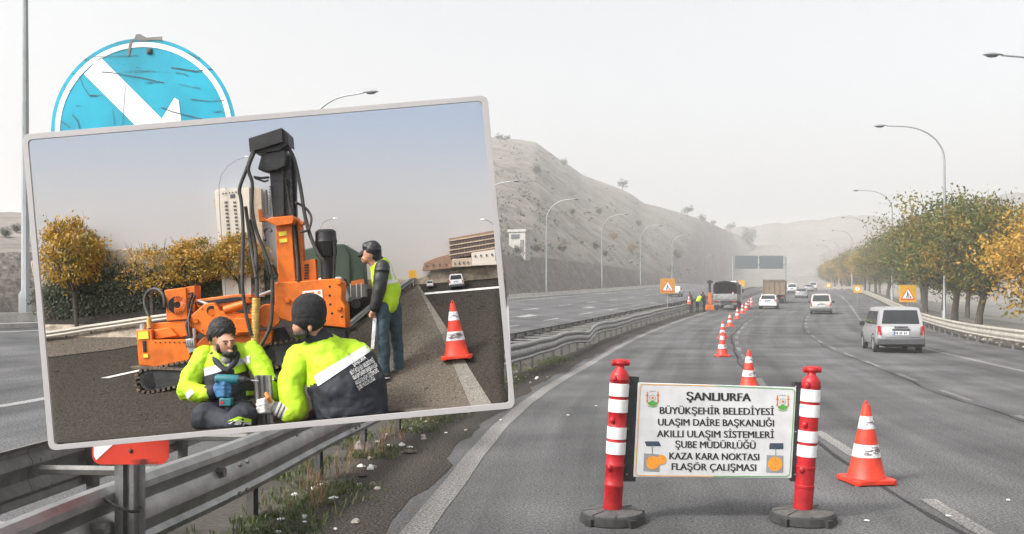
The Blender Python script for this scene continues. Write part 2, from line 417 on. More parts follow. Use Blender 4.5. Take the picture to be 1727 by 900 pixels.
hm = grid(hillv); hill = tag(hm.build('hill', 'hill', ang=80), kind='structure')
HB = BVHTree.FromPolygons(hm.v, hm.f)
def on_hill(px, py):
    d = P(px, py, 1)-Vector((0, 0, EYE)); h = HB.ray_cast(Vector((0, 0, EYE)), d.normalized())
    return h[0]
# --- far ridges
def ridge(name, line, D, zb, m):
    rows = []
    for px in np.arange(line[0][0], line[-1][0]+1, 12):
        y = lerp(line, px)+1.2*math.sin(px*.11)+.8*math.sin(px*.31)
        rows.append([P(px, y, D)*(1-.09*k)+Vector((0, 0, 0)) if False else Vector((P(px, y, D).x*(1-.1*k), D*(1-.1*k), zb+(P(px, y, D).z-zb)*(1-k/5)**1.3)) for k in range(6)]+[])
        rows[-1].insert(0, Vector((P(px, y, D).x*1.2, D*1.2, zb)))
    return tag(grid(rows).build(name, m, ang=80), kind='structure')
ridge('far_ridge', [(1180, 392), (1230, 385), (1300, 377), (1370, 371), (1440, 362), (1500, 366), (1580, 380), (1700, 400)], 620, -7, 'hill')
ridge('far_hill', [(1380, 430), (1450, 400), (1520, 370), (1600, 345), (1660, 332), (1727, 323), (1850, 310), (2100, 330), (2400, 400)], 430, -7, 'hill')

# ------------------------------------------------------------------ guardrails
wave = [(0, .85), (.05, .845), (.085, .80), (.09, .755), (.05, .70), (.045, .66), (.085, .60), (.09, .53), (.055, .46), (.05, .43), (.085, .39), (.07, .345), (.045, .33)]
def beam_prof(o, side, z=0):
    p = [(o+side*(a-.02), b+z) for a, b in wave]; q = [(x-side*.006, y) for x, y in p[::-1]]
    r = p+q
    return r if side > 0 else r[::-1]
def dent(D):
    return (-.2*math.exp(-(max(D, 0)/11)**4)+.10*math.exp(-((D-41)/3.0)**2)-.08*math.exp(-((D-47)/3)**2)+.015*math.sin(D*.8), -.14*math.exp(-((D-41.5)/2.6)**2)+.05*math.exp(-((D-47)/2.5)**2)+.015*math.sin(D*.55)+.012*math.sin(D*1.3))
def guardrail(label, o, side, Da, Db, m, wob, postm, endD=60, face=None):
    b0 = RD(o, max(Da, 4)); t = thing('guardrail', label, 'guardrail', (b0.x, b0.y, b0.z), world=True)
    D = Da
    while D < Db:
        st = 4 if D < endD else 16; e = min(D+st+.14, Db)
        mb = MB(); k = max(2, int(st/.5)) if D < 90 else 4
        sweep(mb, beam_prof(o, side), [D+(e-D)*i/k for i in range(k+1)], True, (lambda q, j=int(D/4) % 2: (wob(q)[0]+side*.004*j, wob(q)[1])) if wob else (lambda q, j=int(D/4) % 2: (side*.004*j, 0)))
        bm_ = mb.build('beam', m, t, ang=30)
        if D < 14:
            for dd in (.12, .3):
                for zz in (.69, .44):
                    c = RD(o+side*.035, D+dd, zz+(wob(D+dd)[1] if wob else 0)); bb = MB(); bb.ell(c, .022, 8); bb.build('bolt', 'galv_dull', bm_)
        D += st
    D = Da+.9
    while D < min(Db, 150):
        wx, wz = wob(D) if wob else (0, 0)
        c = RD(o-side*.05+wx, D); mb = MB(); rot = Matrix.Rotation(head(D), 3, 'Z')
        mb.box(c+Vector((0, 0, .36+wz/2)), (.012, .13, .95), rot)
        for sg in (-1, 1): mb.box(c+rot @ Vector((side*.03, sg*.062, 0))+Vector((0, 0, .36+wz/2)), (.06, .010, .95), rot)
        mb.build('post', postm, t)
        D += 2
    return t
gr1 = guardrail('dented grey steel guardrail nearest the road, running behind the signboard', -1.5, 1, -4, 330, 'galv', dent, 'post_dark')
gr2 = guardrail('second steel guardrail of the median, facing the opposite road', -3.25, -1, -4, 330, 'galv_dull', None, 'post_dark')
D = 6.0
while D < 84:                                   # the spacers that tie the two rails together
    mb = MB(); a = RD(-3.2, D, .62); b = RD(-1.55, D+.0, .62)
    mb.tube([a, b], .045, 6); mb.build('spacer', 'galv_dull', gr2); D += 2
rr = guardrail('pale weathered guardrail along the right shoulder beneath the trees', 16.2, -1, -4, 330, 'galv_pale', None, 'galv_dull')

# ------------------------------------------------------------------ street lamps
def lamp_proto(H, arm, name='street_lamp'):
    t = thing(name, 'x', 'street lamp')
    pole = MB(); pts = [(0, 0, 0), (0, 0, .9), (0, 0, 1.0), (0, 0, H*.5), (0, 0, H-2.4)]; rd = [.16, .16, .10, .085, .065]
    for i in range(1, 11):
        a = i/10*R(86); pts.append((arm*.78*(1-math.cos(a)), 0, H-2.4+2.35*math.sin(a))); rd.append(.062-.002*i)
    pts.append((arm, 0, H+.03)); rd.append(.04)
    pole.tube(pts, rd, 8); pole.build('pole', 'lamp_grey', t)
    hd = MB(); pr = [(0, .045), (.08, .07), (.3, .12), (.6, .15), (.85, .12), (1, .03)]
    for sgn in (1,):
        k = len(hd.v); vs = []; n = 10
        for tt, r in pr:
            for j in range(n):
                a = 2*PI*j/n; vs.append((arm-.05+tt*.85, r*math.cos(a), H+.06+r*.55*max(math.sin(a), -.45)))
        hd.add(vs, [(i*n+j, i*n+(j+1) % n, (i+1)*n+(j+1) % n, (i+1)*n+j) for i in range(len(pr)-1) for j in range(n)]+[tuple(range(n-1, -1, -1)), tuple(range((len(pr)-1)*n, len(pr)*n))])
    hh = hd.build('lamp_head', 'lamp_grey', t)
    ln = MB(); ln.ell((arm+.42, 0, H+.02), (.28, .1, .09), 10); ln.build('lens', M['glass_grey'], hh)
    return t
lp = lamp_proto(11.0, 3.1)
ordn = ['first', 'second', 'third', 'fourth', 'fifth', 'sixth', 'seventh', 'eighth', 'ninth', 'tenth', 'eleventh', 'twelfth', 'thirteenth']
lam_l = [(42, 'thick street lamp pole at the far left edge of the picture'), (512, 'street lamp whose arm shows just above the picture frame'), (808, 'street lamp whose head peeks out right of the picture frame'), (921, 'street lamp nearest the small hut on the hillside'), (1014, 'second street lamp right of the hillside hut'), (1080, 'third street lamp right of the hillside hut, behind the ochre sign'), (1133, 'fourth street lamp right of the hillside hut'), (1191, 'fifth street lamp right of the hillside hut, nearest the canopied truck'), (1238, 'faint far street lamp left of the overhead gantry')]
for i, (px, lab) in enumerate(lam_l):
    D = solve_D(px, -19.8, 6, 500); p = RD(-19.8, D); p.z -= .1
    inst(lp, p, head(D), {0: 1.36, 1: 1.18}.get(i, 1), lab, 'street lamps along the opposite road')
lr = lamp_proto(13.1, 3.5)
lam_r = [1594, 1505, 1463, 1437, 1415, 1402, 1391]
rl = ['tallest street lamp rising out of the roadside trees']+['%s street lamp behind the tallest one over the trees' % ordn[i] for i in range(6)]
for px, lab in zip(lam_r, rl):
    Dd = 20
    while RD(17.6, Dd).x/RD(17.6, Dd).y*1600+863.5 > px and Dd < 420: Dd += .5
    p = RD(17.6, Dd); inst(lr, p, PI+head(Dd), 1, lab, 'street lamps along the right shoulder')
inst(lr, (24.4, 40.5, -.6), PI, 1, 'street lamp whose head alone enters the top right corner', 'street lamps along the right shoulder')
drop(lp); drop(lr)

# ------------------------------------------------------------------ trees
M['autumn'] = leafmat('autumn_leaves', [(.035, .062, .008), (.06, .092, .01), (.12, .125, .015), (.23, .16, .015), (.30, .13, .012)])
M['autumn_gold'] = leafmat('golden_leaves', [(.08, .10, .018), (.24, .17, .02), (.42, .25, .022), (.50, .28, .03), (.30, .13, .016)])
M['olive'] = leafmat('olive_leaves', [(.03, .042, .022), (.055, .07, .035), (.09, .10, .055)])
M['pine'] = leafmat('pine_scrub', [(.018, .03, .012), (.035, .052, .02), (.06, .075, .03)])
M['rust'] = leafmat('rust_leaves', [(.14, .08, .03), (.24, .13, .04), (.3, .19, .07)])
def leaves(mb_pts, size, n_each, spread, rg):
    """many small bent leaf faces round the given twig ends"""
    vs = []; fs = []; c = np.repeat(np.array(mb_pts), n_each, axis=0); n = len(c)
    c = c+rg.normal(0, 1, (n, 3))*np.array([spread, spread, spread*.62])
    a = rg.normal(0, 1, (n, 3)); a /= np.linalg.norm(a, axis=1)[:, None]
    b = rg.normal(0, 1, (n, 3)); b -= a*(a*b).sum(1)[:, None]; b /= np.linalg.norm(b, axis=1)[:, None]
    s_ = size*rg.uniform(.6, 1.35, n)[:, None]; q = np.cross(a, b)
    V = np.stack([c-a*s_, c+b*s_*.55+q*s_*.15, c+a*s_, c-b*s_*.55+q*s_*.15], 1).reshape(-1, 3)
    return V, np.arange(4*n).reshape(n, 4)
def tree_proto(seed, H=6.8, clear=2.3, rad=3.0, m='autumn', nclump=75, nleaf=70, lsize=.105, spread=.42, trunk=.19, bare=0, name='roadside_tree', flat=.85):
    rg = np.random.default_rng(seed); t = thing(name, 'x', 'tree')
    tr = MB(); lean = rg.normal(0, .10, 2)
    fork = Vector((lean[0], lean[1], clear*.92)); tr.tube([(0, 0, -.1), (lean[0]*.2, lean[1]*.2, clear*.4), fork], [trunk*1.25, trunk, trunk*.95], 9)
    ends = []; cz = (H+clear)/2+.1; hz = (H-clear)/2
    nl = 6
    for i in range(nl):
        a = 2*PI*i/nl+rg.uniform(-.4, .4); rr_ = rad*rg.uniform(.45, .8); zt = clear+(H-clear)*rg.uniform(.35, .85)
        e = Vector((math.cos(a)*rr_, math.sin(a)*rr_, zt)); mid = fork.lerp(e, .5)+Vector((math.cos(a)*.25, math.sin(a)*.25, -.12))
        tr.tube([fork-Vector((0, 0, .1)), mid, e], [trunk*.62, trunk*.4, trunk*.14], 6)
        for j in range(4):
            q = mid.lerp(e, rg.uniform(0, 1)); e2 = q+Vector(rg.normal(0, 1, 3))*rad*.28+Vector((0, 0, .4)); tr.tube([q, q.lerp(e2, .5)+Vector((0, 0, .08)), e2], [trunk*.2, trunk*.12, trunk*.05], 5)
            ends.append(tuple(e2))
    for i in range(bare):
        a = rg.uniform(0, 2*PI); q = Vector((math.cos(a)*rad*.5, math.sin(a)*rad*.5, H-.6)); tr.tube([q, q+Vector((rg.normal(0, .3), rg.normal(0, .3), rg.uniform(.5, 1.3)))], [.018, .006], 4)
    tr.build('trunk', 'bark', t)
    while len(ends) < nclump:
        d = rg.normal(0, 1, 3); d /= np.linalg.norm(d); k = rg.uniform(.55, 1.0)**.6
        z = cz+d[2]*hz*k
        ends.append((d[0]*rad*k*flat*rg.uniform(.8, 1.1), d[1]*rad*k*flat*rg.uniform(.8, 1.1), max(z, clear+.15)))
    V, F = leaves(ends, lsize, nleaf, spread, rg)
    me = bpy.data.meshes.new('crown'); me.from_pydata(V.tolist(), [], F.tolist()); me.materials.append(M[m])
    o = bpy.data.objects.new('crown', me); COL.objects.link(o); o.parent = t
    return t
tp = [tree_proto(3, H=7.2, m='autumn', rad=3.5, nclump=130, nleaf=84, spread=.58, clear=2.2, bare=14), tree_proto(5, H=7.5, m='autumn', rad=3.6, nclump=130, nleaf=84, spread=.58, clear=2.2, bare=12), tree_proto(9, H=7, rad=3.4, m='autumn_gold', nclump=120, nleaf=80, spread=.58, clear=2.2, bare=8), tree_proto(12, H=7.0, m='autumn', rad=3.4, nclump=125, nleaf=84, spread=.58, clear=2.2, bare=14)]
tdat = [(1652, 0, 19.0, 'tree with forked dark trunk nearest the camera on the right shoulder'), (1611, 1, 18.6, 'green and yellow tree just left of the forked nearest tree'), (1560, 3, 18.6, 'thick leaning tree right of the yellow roadwork sign'), (1524, 1, 18.8, 'tree directly behind the yellow roadwork sign'), (1497, 0, 18.8, 'tree just left of the yellow roadwork sign'), (1477, 3, 18.8, 'second tree left of the yellow roadwork sign'), (1459, 2, 18.8, 'third tree left of the yellow roadwork sign'), (1444, 1, 18.8, 'tree above the small yellow arrow sign'), (1432, 2, 18.8, 'golden tree left of the small arrow sign'), (1420, 0, 18.8, 'second tree left of the small arrow sign'), (1408, 2, 18.8, 'third tree left of the small arrow sign'), (1399, 1, 18.8, 'tree near the far end of the right row'), (1390, 3, 18.8, 'last hazy tree at the far end of the right row')]
for i, (px, k, o, lab) in enumerate(tdat):
    Dd = 25
    while RD(o, Dd).x/RD(o, Dd).y*1600+863.5 > px and Dd < 300: Dd += .5
    p = RD(o, Dd, -.05); inst(tp[k], p, i*1.7, random.uniform(1.05, 1.28), lab, 'roadside trees on the right')
for i, px in enumerate((1632, 1592, 1556, 1528, 1505, 1484, 1466, 1450, 1436, 1424, 1413)):
    Dd = 25
    while RD(23.5, Dd).x/RD(23.5, Dd).y*1600+863.5 > px and Dd < 300: Dd += .5
    inst(tp[(i*2+1) % 4], RD(23.5, Dd, -.9), i*2.3+1, 1.16, '%s tree from the right in the back row behind the roadside trees' % ordn[i], 'roadside trees on the right')
inst(tp[2], (24.6, 42.0, -1.0), 2.2, 1.02, 'golden tree cut off by the right edge of the picture', 'roadside trees on the right')
inst(tp[1], (33, 52, -2.6), .7, 1.1, 'tree standing lower behind the nearest right tree', 'roadside trees on the right')
for q in tp: drop(q)

# bushes and trees on the hill
bush = tree_proto(21, H=3.2, clear=.5, rad=2.0, m='olive', nclump=40, nleaf=36, lsize=.16, spread=.4, trunk=.12, name='hill_bush')
pin = tree_proto(23, H=4.4, clear=2.4, rad=2.2, m='pine', nclump=36, nleaf=40, lsize=.16, spread=.35, trunk=.12, name='hill_tree')
rus = tree_proto(25, H=4.0, clear=.8, rad=2.2, m='rust', nclump=36, nleaf=30, lsize=.16, spread=.45, trunk=.12, name='hill_bush')
hb = [('p', 843, 241, 5.5, 'flat-topped tree at the left on the summit of the hill'), ('p', 855, 240, 4.5, 'small tree right of the flat-topped summit tree'), ('b', 952, 279, 5.5, 'rounded bush on the upper skyline of the hill'), ('p', 1050, 322, 7, 'spreading tree halfway down the skyline of the hill'), ('p', 1160, 366, 7, 'flat crowned tree low on the skyline of the hill'), ('b', 1184, 374, 6, 'bush right of the flat crowned skyline tree'), ('p', 1203, 382, 4, 'tiny tree above the last visible left street lamp'), ('p', 1232, 392, 6, 'rounded tree at the foot of the skyline'), ('b', 1262, 412, 13, 'broad hazy bush at the lower end of the hill'), ('b', 905, 424, 6, 'olive bush beside the hillside hut'), ('b', 872, 425, 5, 'low olive bush in front of the hillside hut'), ('p', 948, 430, 6.5, 'leaning olive tree right of the hillside hut'), ('b', 1005, 420, 6, 'dark bush behind the second left street lamp'), ('b', 1020, 432, 5, 'low bush near the top of the rock cutting'), ('r', 1066, 428, 7.5, 'rust coloured bush left of the ochre sign'), ('b', 1142, 437, 7.5, 'round grey green bush above the rock cutting'), ('b', 1133, 455, 4, 'small bush at the lip of the rock cutting'), ('b', 965, 362, 5, 'faint bush in the middle of the slope'), ('r', 1035, 405, 6, 'faint reddish bush in the middle of the slope'), ('b', 905, 292, 7, 'dark scrub patch below the summit'), ('b', 1010, 360, 5, 'faint scrub below the spreading skyline tree'), ('b', 1077, 380, 4.5, 'small scrub left of the fourth street lamp'), ('p', 1315, 462, 11, 'hazy tree behind the dump truck'), ('p', 1285, 456, 9, 'hazy tree under the overhead gantry'), ('r', 1250, 452, 8, 'yellowish hazy tree behind the canopied truck'), ('b', 1342, 474, 9, 'hazy bush where the road disappears'), ('b', 10, 400, 8, 'dark bush on the hill at the left edge of the picture'), ('b', 28, 392, 7, 'dark bush behind the thick pole at the left edge')]
for k, px, py, wpx, lab in hb:
    p = on_hill(px, py)
    if p is None:
        for dy in range(1, 40):
            p = on_hill(px, py+dy)
            if p is not None: break
    if p is None: continue
    pr = {'b': bush, 'p': pin, 'r': rus}[k]; size = wpx*2.2*p.y/1600/4.0
    inst(pr, p-Vector((0, 0, .1*size)), px*.7, size, lab, 'trees and bushes on the dry hill')
for q in (bush, pin, rus): drop(q)
# scattered scrub and broken rock, far too many to count
rgs = np.random.default_rng(5); pts = []
while len(pts) < 260:
    a_, c_ = rgs.uniform(380, 1330), rgs.uniform(235, 470); h_ = on_hill(a_, c_)
    if h_ is not None: pts.append((h_.x, h_.y, h_.z+.15))
V, F = leaves(pts, .22, 20, .6, rgs); me = bpy.data.meshes.new('scrub'); me.from_pydata(V.tolist(), [], F.tolist()); me.materials.append(M['olive'])
o = bpy.data.objects.new('hill_scrub', me); COL.objects.link(o); tag(o, 'low grey green scrub dotted over the dry hill', 'scrub', kind='stuff')
rk = MB()
for k in range(280):
    a_, c_ = rgs.uniform(380, 1300), rgs.uniform(240, 465); h_ = on_hill(a_, c_)
    if h_ is None: continue
    s_ = rgs.uniform(.15, .45)*(1+h_.y/500); k0 = len(rk.v); rk.ell(h_, (s_*rgs.uniform(.8, 2), s_, s_*.45), 6); rk.v[k0:] = [(x+rgs.normal(0, .2*s_), y+rgs.normal(0, .2*s_), z+rgs.normal(0, .12*s_)) for x, y, z in rk.v[k0:]]
tag(rk.build('hill_rocks', 'hill', ang=20), 'pale broken rocks strewn over the dry hill', 'rocks', kind='stuff')
# hut on the hillside
p = on_hill(872, 424); k = p.y/1600
t = thing('hillside_hut', 'small pale concrete hut on the hillside above the rock cutting', 'hut', p, R(-22)); W = 30*k; Hh = 33*k
mb = MB(); mb.box((0, W*.4, Hh/2-.5), (W, W*.8, Hh+1)); mb.build('wall', 'concrete', t)
mb = MB(); mb.box((0, W*.4, Hh+.16), (W*1.12, W*.92, .3)); mb.build('roof', 'concrete', t)
mb = MB(); mb.box((-W*.1, -.02, Hh*.78), (W*.5, .1, Hh*.2)); mb.build('window', 'glass_grey', t)
mb = MB(); mb.box((W*.3, -.02, Hh*.3), (W*.22, .1, Hh*.62)); mb.build('door', 'galv_dull', t)
# ================================================================== ROADWORK OBJECTS
M['logo_red'] = mat('logo_orange', (.72, .22, .05), .5); M['logo_green'] = mat('logo_green', (.08, .34, .06), .5)
M['line_orange'] = mat('border_orange', (.75, .36, .06), .5); M['solar'] = mat('solar_cell', (.05, .07, .10), .3, 0, .3, 30); M['amber'] = mat('amber_lamp', (.85, .30, .04), .4, 0, .35, 120)
M['lid'] = mat('dusty_rubber_lid', (.085, .083, .08), .8, 0, .35, 9, .3, 30)
M['greyprint'] = mat('grey_print', (.25, .27, .28), .5)
M['marks'] = mat('smudged_print', (.16, .13, .14), .5, 0, .5, 60)

def cone_proto(H=.95, name='traffic_cone'):
    t = thing(name, 'x', 'cone'); s = H/.95
    b = MB(); h = .262*s; c = .06*s; pl = [(-h, -h+c), (-h+c, -h), (h-c, -h), (h, -h+c), (h, h-c), (h-c, h), (-h+c, h), (-h, h-c)]
    b.prism([(x, y, .012*s) for x, y in pl], (0, 0, .05*s))
    for sx in (-1, 1):
        for sy in (-1, 1): b.box((sx*h*.8, sy*h*.8, .007*s), (.07*s, .07*s, .014*s))
    b.build('base', 'cone', t, bevel=.012*s)
    r = lambda z: (.205-(z-.06)*(.205-.038)/.84)*s
    bd = MB(); bd.lathe((0, 0, 0), (0, 0, H), [(.05, .225*s), (.075, r(.06)+.004), (.30, r(.285)), (.6, r(.57)), (.93, r(.884)), (.945, .038*s)], 22)
    hk = [(.0+math.cos(a)*.02*s, 0, (.905+.028*math.sin(a))*s) for a in np.linspace(-.2, PI+.2, 9)]
    bd.tube(hk, .008*s, 6); bd.build('body', 'cone', t)
    for z0, z1 in ((.30, .445), (.62, .765)):
        k = MB(); n = 26; vs = []
        for z in (z0, z0+.002, (z0+z1)/2, z1-.002, z1):
            for j in range(n):
                a = 2*PI*j/n; q = r(z)+(.004 if z not in (z0, z1) else -.002)+.0012*math.sin(j*5+z*90); vs.append((q*math.cos(a), q*math.sin(a), z*s))
        k.add(vs, [(i*n+j, i*n+(j+1) % n, (i+1)*n+(j+1) % n, (i+1)*n+j) for i in range(4) for j in range(n)]); sl = k.build('reflective_sleeve', 'reflect', t)
        k = MB(); rg = random.Random(int(z0*100))
        for q in range(16 if z0 < .5 else 8):        # rubbed print on the sleeve
            a = -PI/2+rg.uniform(-.75, .75); zz = z0+rg.uniform(.03, .11); ww = rg.uniform(.03, .10)
            k.add([((r(z)+.0055)*math.cos(a+d)*1.0, (r(z)+.0055)*math.sin(a+d), z*s) for z in (zz, zz+.012) for d in np.linspace(0, ww/.15, 4)], [(i, i+1, i+5, i+4) for i in range(3)])
        k.build('print', 'marks', sl)
    return t
cp = cone_proto()
cdat = [(1461, 813, 'nearest traffic cone, right of the signboard'), (1263, 656, 'traffic cone half hidden behind the signboard'), (1218, 601, 'traffic cone behind and left of the half hidden one'), (1219, 571, 'fourth traffic cone, close behind the third'), (1231, 551, 'fifth traffic cone along the lane line'), (1243.5, 538, 'sixth traffic cone along the lane line'), (1252, 529, 'seventh traffic cone along the lane line'), (1258.5, 524, 'eighth traffic cone along the lane line'), (1262.5, 519, 'ninth traffic cone along the lane line'), (1267, 514, 'farthest traffic cone along the lane line')]
for i, (px, py, lab) in enumerate(cdat):
    lo, hi = 5, 130
    for _ in range(40):
        D = (lo+hi)/2; y = 505+(EYE-zroad(D))*1600/D
        if y > py: lo = D
        else: hi = D
    inst(cp, ((px-863.5)*D/1600, D, zroad(D)), [.12, .3, .05, .5, .2, .9, .1, .4, .6, .2][i], 1, lab, 'traffic cones closing the left lane')

# ------------------------------------------------------------------ signboard on two delineator posts
DS = 9.0; S = lambda px, py, d=0: P(px, py, DS+d)
def foot(cx, cy, top, lab):
    base = Vector((S(cx, cy).x, DS, 0)); t = thing('delineator_post', lab, 'delineator post', base, world=True, group='delineator posts holding the signboard')
    b = MB(); b.lathe(base, base+Vector((0, 0, .1)), [(0, .30), (.1, .315), (.75, .30), (.85, .285)], 28)
    for a in (.5, 2.2, 3.9, 5.2): b.box(base+Vector((math.cos(a)*.3, math.sin(a)*.3, .035)), (.1, .07, .07), Matrix.Rotation(a, 3, 'Z'))
    bo = b.build('base', 'rubber', t)
    b = MB(); b.lathe(base+Vector((0, 0, .086)), base+Vector((0, 0, .12)), [(0, .285), (.3, .283), (1, .1)], 28)
    for j in range(8):
        a = j*PI/4; b.box(base+Vector((math.cos(a)*.19, math.sin(a)*.19, .106)), (.2, .012, .02), Matrix.Rotation(a, 3, 'Z') @ Matrix.Rotation(R(5), 3, 'Y'))
    b.build('base_lid', M['lid'], bo)
    tp_ = S(*top); ax0 = base+Vector((S(cx, cy).x-base.x, 0, .1))
    L = (tp_-ax0).length; q = .088
    pr = [(0, q*1.04), (.02, q*1.05), (.06, q)]
    for z in (.17, .30, .42, .545, .665, .79, .865): pr += [(z-.012, q), (z-.008, q*1.05), (z+.008, q*1.05), (z+.012, q)]
    pr += [(.895, q), (.915, q*.82), (.935, q*.5), (.95, q*.42), (.96, q*.5), (.972, q*.66), (.99, q*.62), (1, q*.3)]
    b = MB(); b.lathe(ax0, tp_, sorted(pr), 24); b.build('post', 'red', t)
    hb_ = MB(); c = ax0.lerp(tp_, .975)
    hb_.tube([c+Vector((-.085, 0, 0)), c+Vector((.085, 0, 0))], .03, 10); hb_.build('lifting_ring', 'red', t, bevel=.006)
    for z0, z1 in ((.375, .455), (.475, .555), (.65, .735), (.755, .84)):
        b = MB(); b.lathe(ax0.lerp(tp_, z0), ax0.lerp(tp_, z1), [(0, q*1.0), (.02, q*1.06), (.98, q*1.06), (1, q*1.0)], 24); b.build('reflective_band', 'white', t)
    for z in (.29, .6, .87):
        b = MB(); b.ell(ax0.lerp(tp_, z)+Vector((-.055, -.075, 0)), (.028, .02, .034), 10); b.build('reflector', M['red'], t)
    return t
foot(1033, 878, (1047, 605), 'left red and white delineator post on round black base')
foot(1354, 878, (1370, 617), 'right red and white delineator post on round black base')
c0 = S(1204, 804); bt = thing('signboard', 'white roadworks signboard lettered in black between the red and white posts', 'signboard', (c0.x, DS, c0.z), world=True)
TL, TR, BR, BL = S(1076, 645), S(1343, 653), S(1335, 806), S(1068, 804)
b = MB(); b.prism([TL, TR, BR, BL], (0, .02, 0)); board = b.build('panel', 'white_dirty', bt, bevel=.004)
def bd(px, py, d=.003):                        # bilinear point on the board from photo pixel, in front of its face
    return S(px, py)+Vector((0, -d, 0))
for a, b_ in (((1056, 634), (1054, 812)), ((1336, 643), (1338, 812))):
    m_ = MB(); o1 = 22; m_.prism([S(a[0]+ (0 if a[0] < 1200 else 2), a[1], .004), S(a[0]+o1, a[1]+1, .004), S(b_[0]+o1-4, b_[1], .004), S(b_[0]-4, b_[1], .004)], (0, .06, 0)); br = m_.build('bracket', 'black', bt, bevel=.006)
    for f in (.05, .1, .5, .93):
        k = MB(); k.ell(S(a[0]+6, a[1], -.003)*(1-f)+S(b_[0]+3, b_[1], -.003)*f, .008, 8); k.build('rivet', 'galv', br)
# printed border: left half ochre, right half green
def stroke(mb, pts, wpx, d=.003):
    for (x0, y0), (x1, y1) in zip(pts[:-1], pts[1:]):
        l = math.hypot(x1-x0, y1-y0) or 1; nx, ny = -(y1-y0)/l*wpx/2, (x1-x0)/l*wpx/2
        ex, ey = (x1-x0)/l*wpx*.3, (y1-y0)/l*wpx*.3
        mb.add([bd(x0-nx-ex, y0-ny-ey, d), bd(x1-nx+ex, y1-ny+ey, d), bd(x1+nx+ex, y1+ny+ey, d), bd(x0+nx-ex, y0+ny-ey, d)], [(0, 1, 2, 3)])
b = MB(); stroke(b, [(1208, 650.5), (1086, 647.5), (1081, 649), (1079.5, 654), (1072, 795), (1073.5, 800), (1078, 801.5), (1204, 803)], 1.3); b.build('border_print', 'line_orange', board)
b = MB(); stroke(b, [(1208, 650.5), (1335, 656), (1339.5, 658), (1340, 664), (1332, 796), (1330.5, 801), (1326, 803), (1204, 803)], 1.3); b.build('border_print', 'logo_green', board)
lines = [('ŞANLIURFA', 1158, 1266, 674.5, 14.2, .02), ('BÜYÜKŞEHİR BELEDİYESİ', 1113, 1305, 697.5, 12.2, .014), ('ULAŞIM DAİRE BAŞKANLIĞI', 1110, 1305, 717, 12, .012), ('AKILLI ULAŞIM SİSTEMLERİ', 1108, 1305, 736.5, 12, .012), ('ŞUBE MÜDÜRLÜĞÜ', 1139, 1274, 754.5, 12, .012), ('KAZA KARA NOKTASI', 1129, 1280, 774, 12, .012), ('FLAŞÖR ÇALIŞMASI', 1133, 1275, 792, 12, .012)]
for tx, x0, x1, y, hh, bo in lines:
    b = MB(); a, e = bd(x0, y-.0), bd(x1, y+2.0); lettering(b, tx, a, e, (0, 0, hh*DS/1600), bo); b.build('lettering', 'ink', board)
def disc(mb, cx, cy, r, r2=0, d=.003, a0=0, a1=2*PI, n=22, ry=None):
    A = np.linspace(a0, a1, n+1); k = ry or 1
    for i in range(n):
        p = [(cx+r*math.cos(A[i]), cy-r*k*math.sin(A[i])), (cx+r*math.cos(A[i+1]), cy-r*k*math.sin(A[i+1])), (cx+r2*math.cos(A[i+1]), cy-r2*k*math.sin(A[i+1])), (cx+r2*math.cos(A[i]), cy-r2*k*math.sin(A[i]))]
        mb.add([bd(x, y, d) for x, y in (p if r2 else p[:3])], [(0, 1, 2, 3) if r2 else (0, 1, 2)])
for cx, cy in ((1100.5, 671.5), (1320, 678)):
    b = MB(); stroke(b, [(cx-9, cy-11), (cx-9, cy+4)], 2); stroke(b, [(cx+9, cy-11), (cx+9, cy+4)], 2)
    disc(b, cx, cy+2, 11, 8.4, a0=PI+.1, a1=2*PI-.1); stroke(b, [(cx-11, cy-5), (cx-7, cy-5)], 1.5); stroke(b, [(cx+7, cy-5), (cx+11, cy-5)], 1.5); disc(b, cx, cy-1, 2.2, d=.004); b.build('emblem', 'logo_red', board)
    b = MB(); disc(b, cx, cy+3.5, 9.5, a0=PI+.45, a1=2*PI-.45, d=.0045, ry=.95); stroke(b, [(cx-8, cy+13), (cx, cy+15), (cx+8, cy+13)], 1); b.build('emblem', 'logo_green', board)
    b = MB(); disc(b, cx, cy-1, 5.4, 4.6); stroke(b, [(cx-5, cy-12), (cx+5, cy-12)], 1); b.build('emblem', M['greyprint'], board)
def quad(mb, pts, d=.003): mb.add([bd(x, y, d) for x, y in pts], [(0, 1, 2, 3)])
for q4 in ([(1087, 744), (1111, 744), (1115, 752), (1090, 752)], [(1298, 747), (1321, 747), (1321, 757), (1297, 757)]):
    b = MB(); quad(b, q4); b.build('solar_panel_picture', 'solar', board)
for q4, st_ in (([(1086, 764), (1112, 766), (1112, 795), (1085, 794)], [(1100, 752), (1100, 765)]), ([(1293, 767), (1321, 768), (1321, 797), (1292, 796)], [(1308, 757), (1308, 768)])):
    b = MB(); quad(b, q4); stroke(b, st_, 1.6, .0035); b.build('flasher_picture', M['greyprint'], board)
for x_, y_, r_ in ((1101, 780, 11.5), (1115, 775, 8.5), (1307, 782, 12.2)):
    b = MB(); disc(b, x_, y_, r_, d=.005 if x_ != 1115 else .0045); b.build('flasher_lens_picture', 'amber', board)

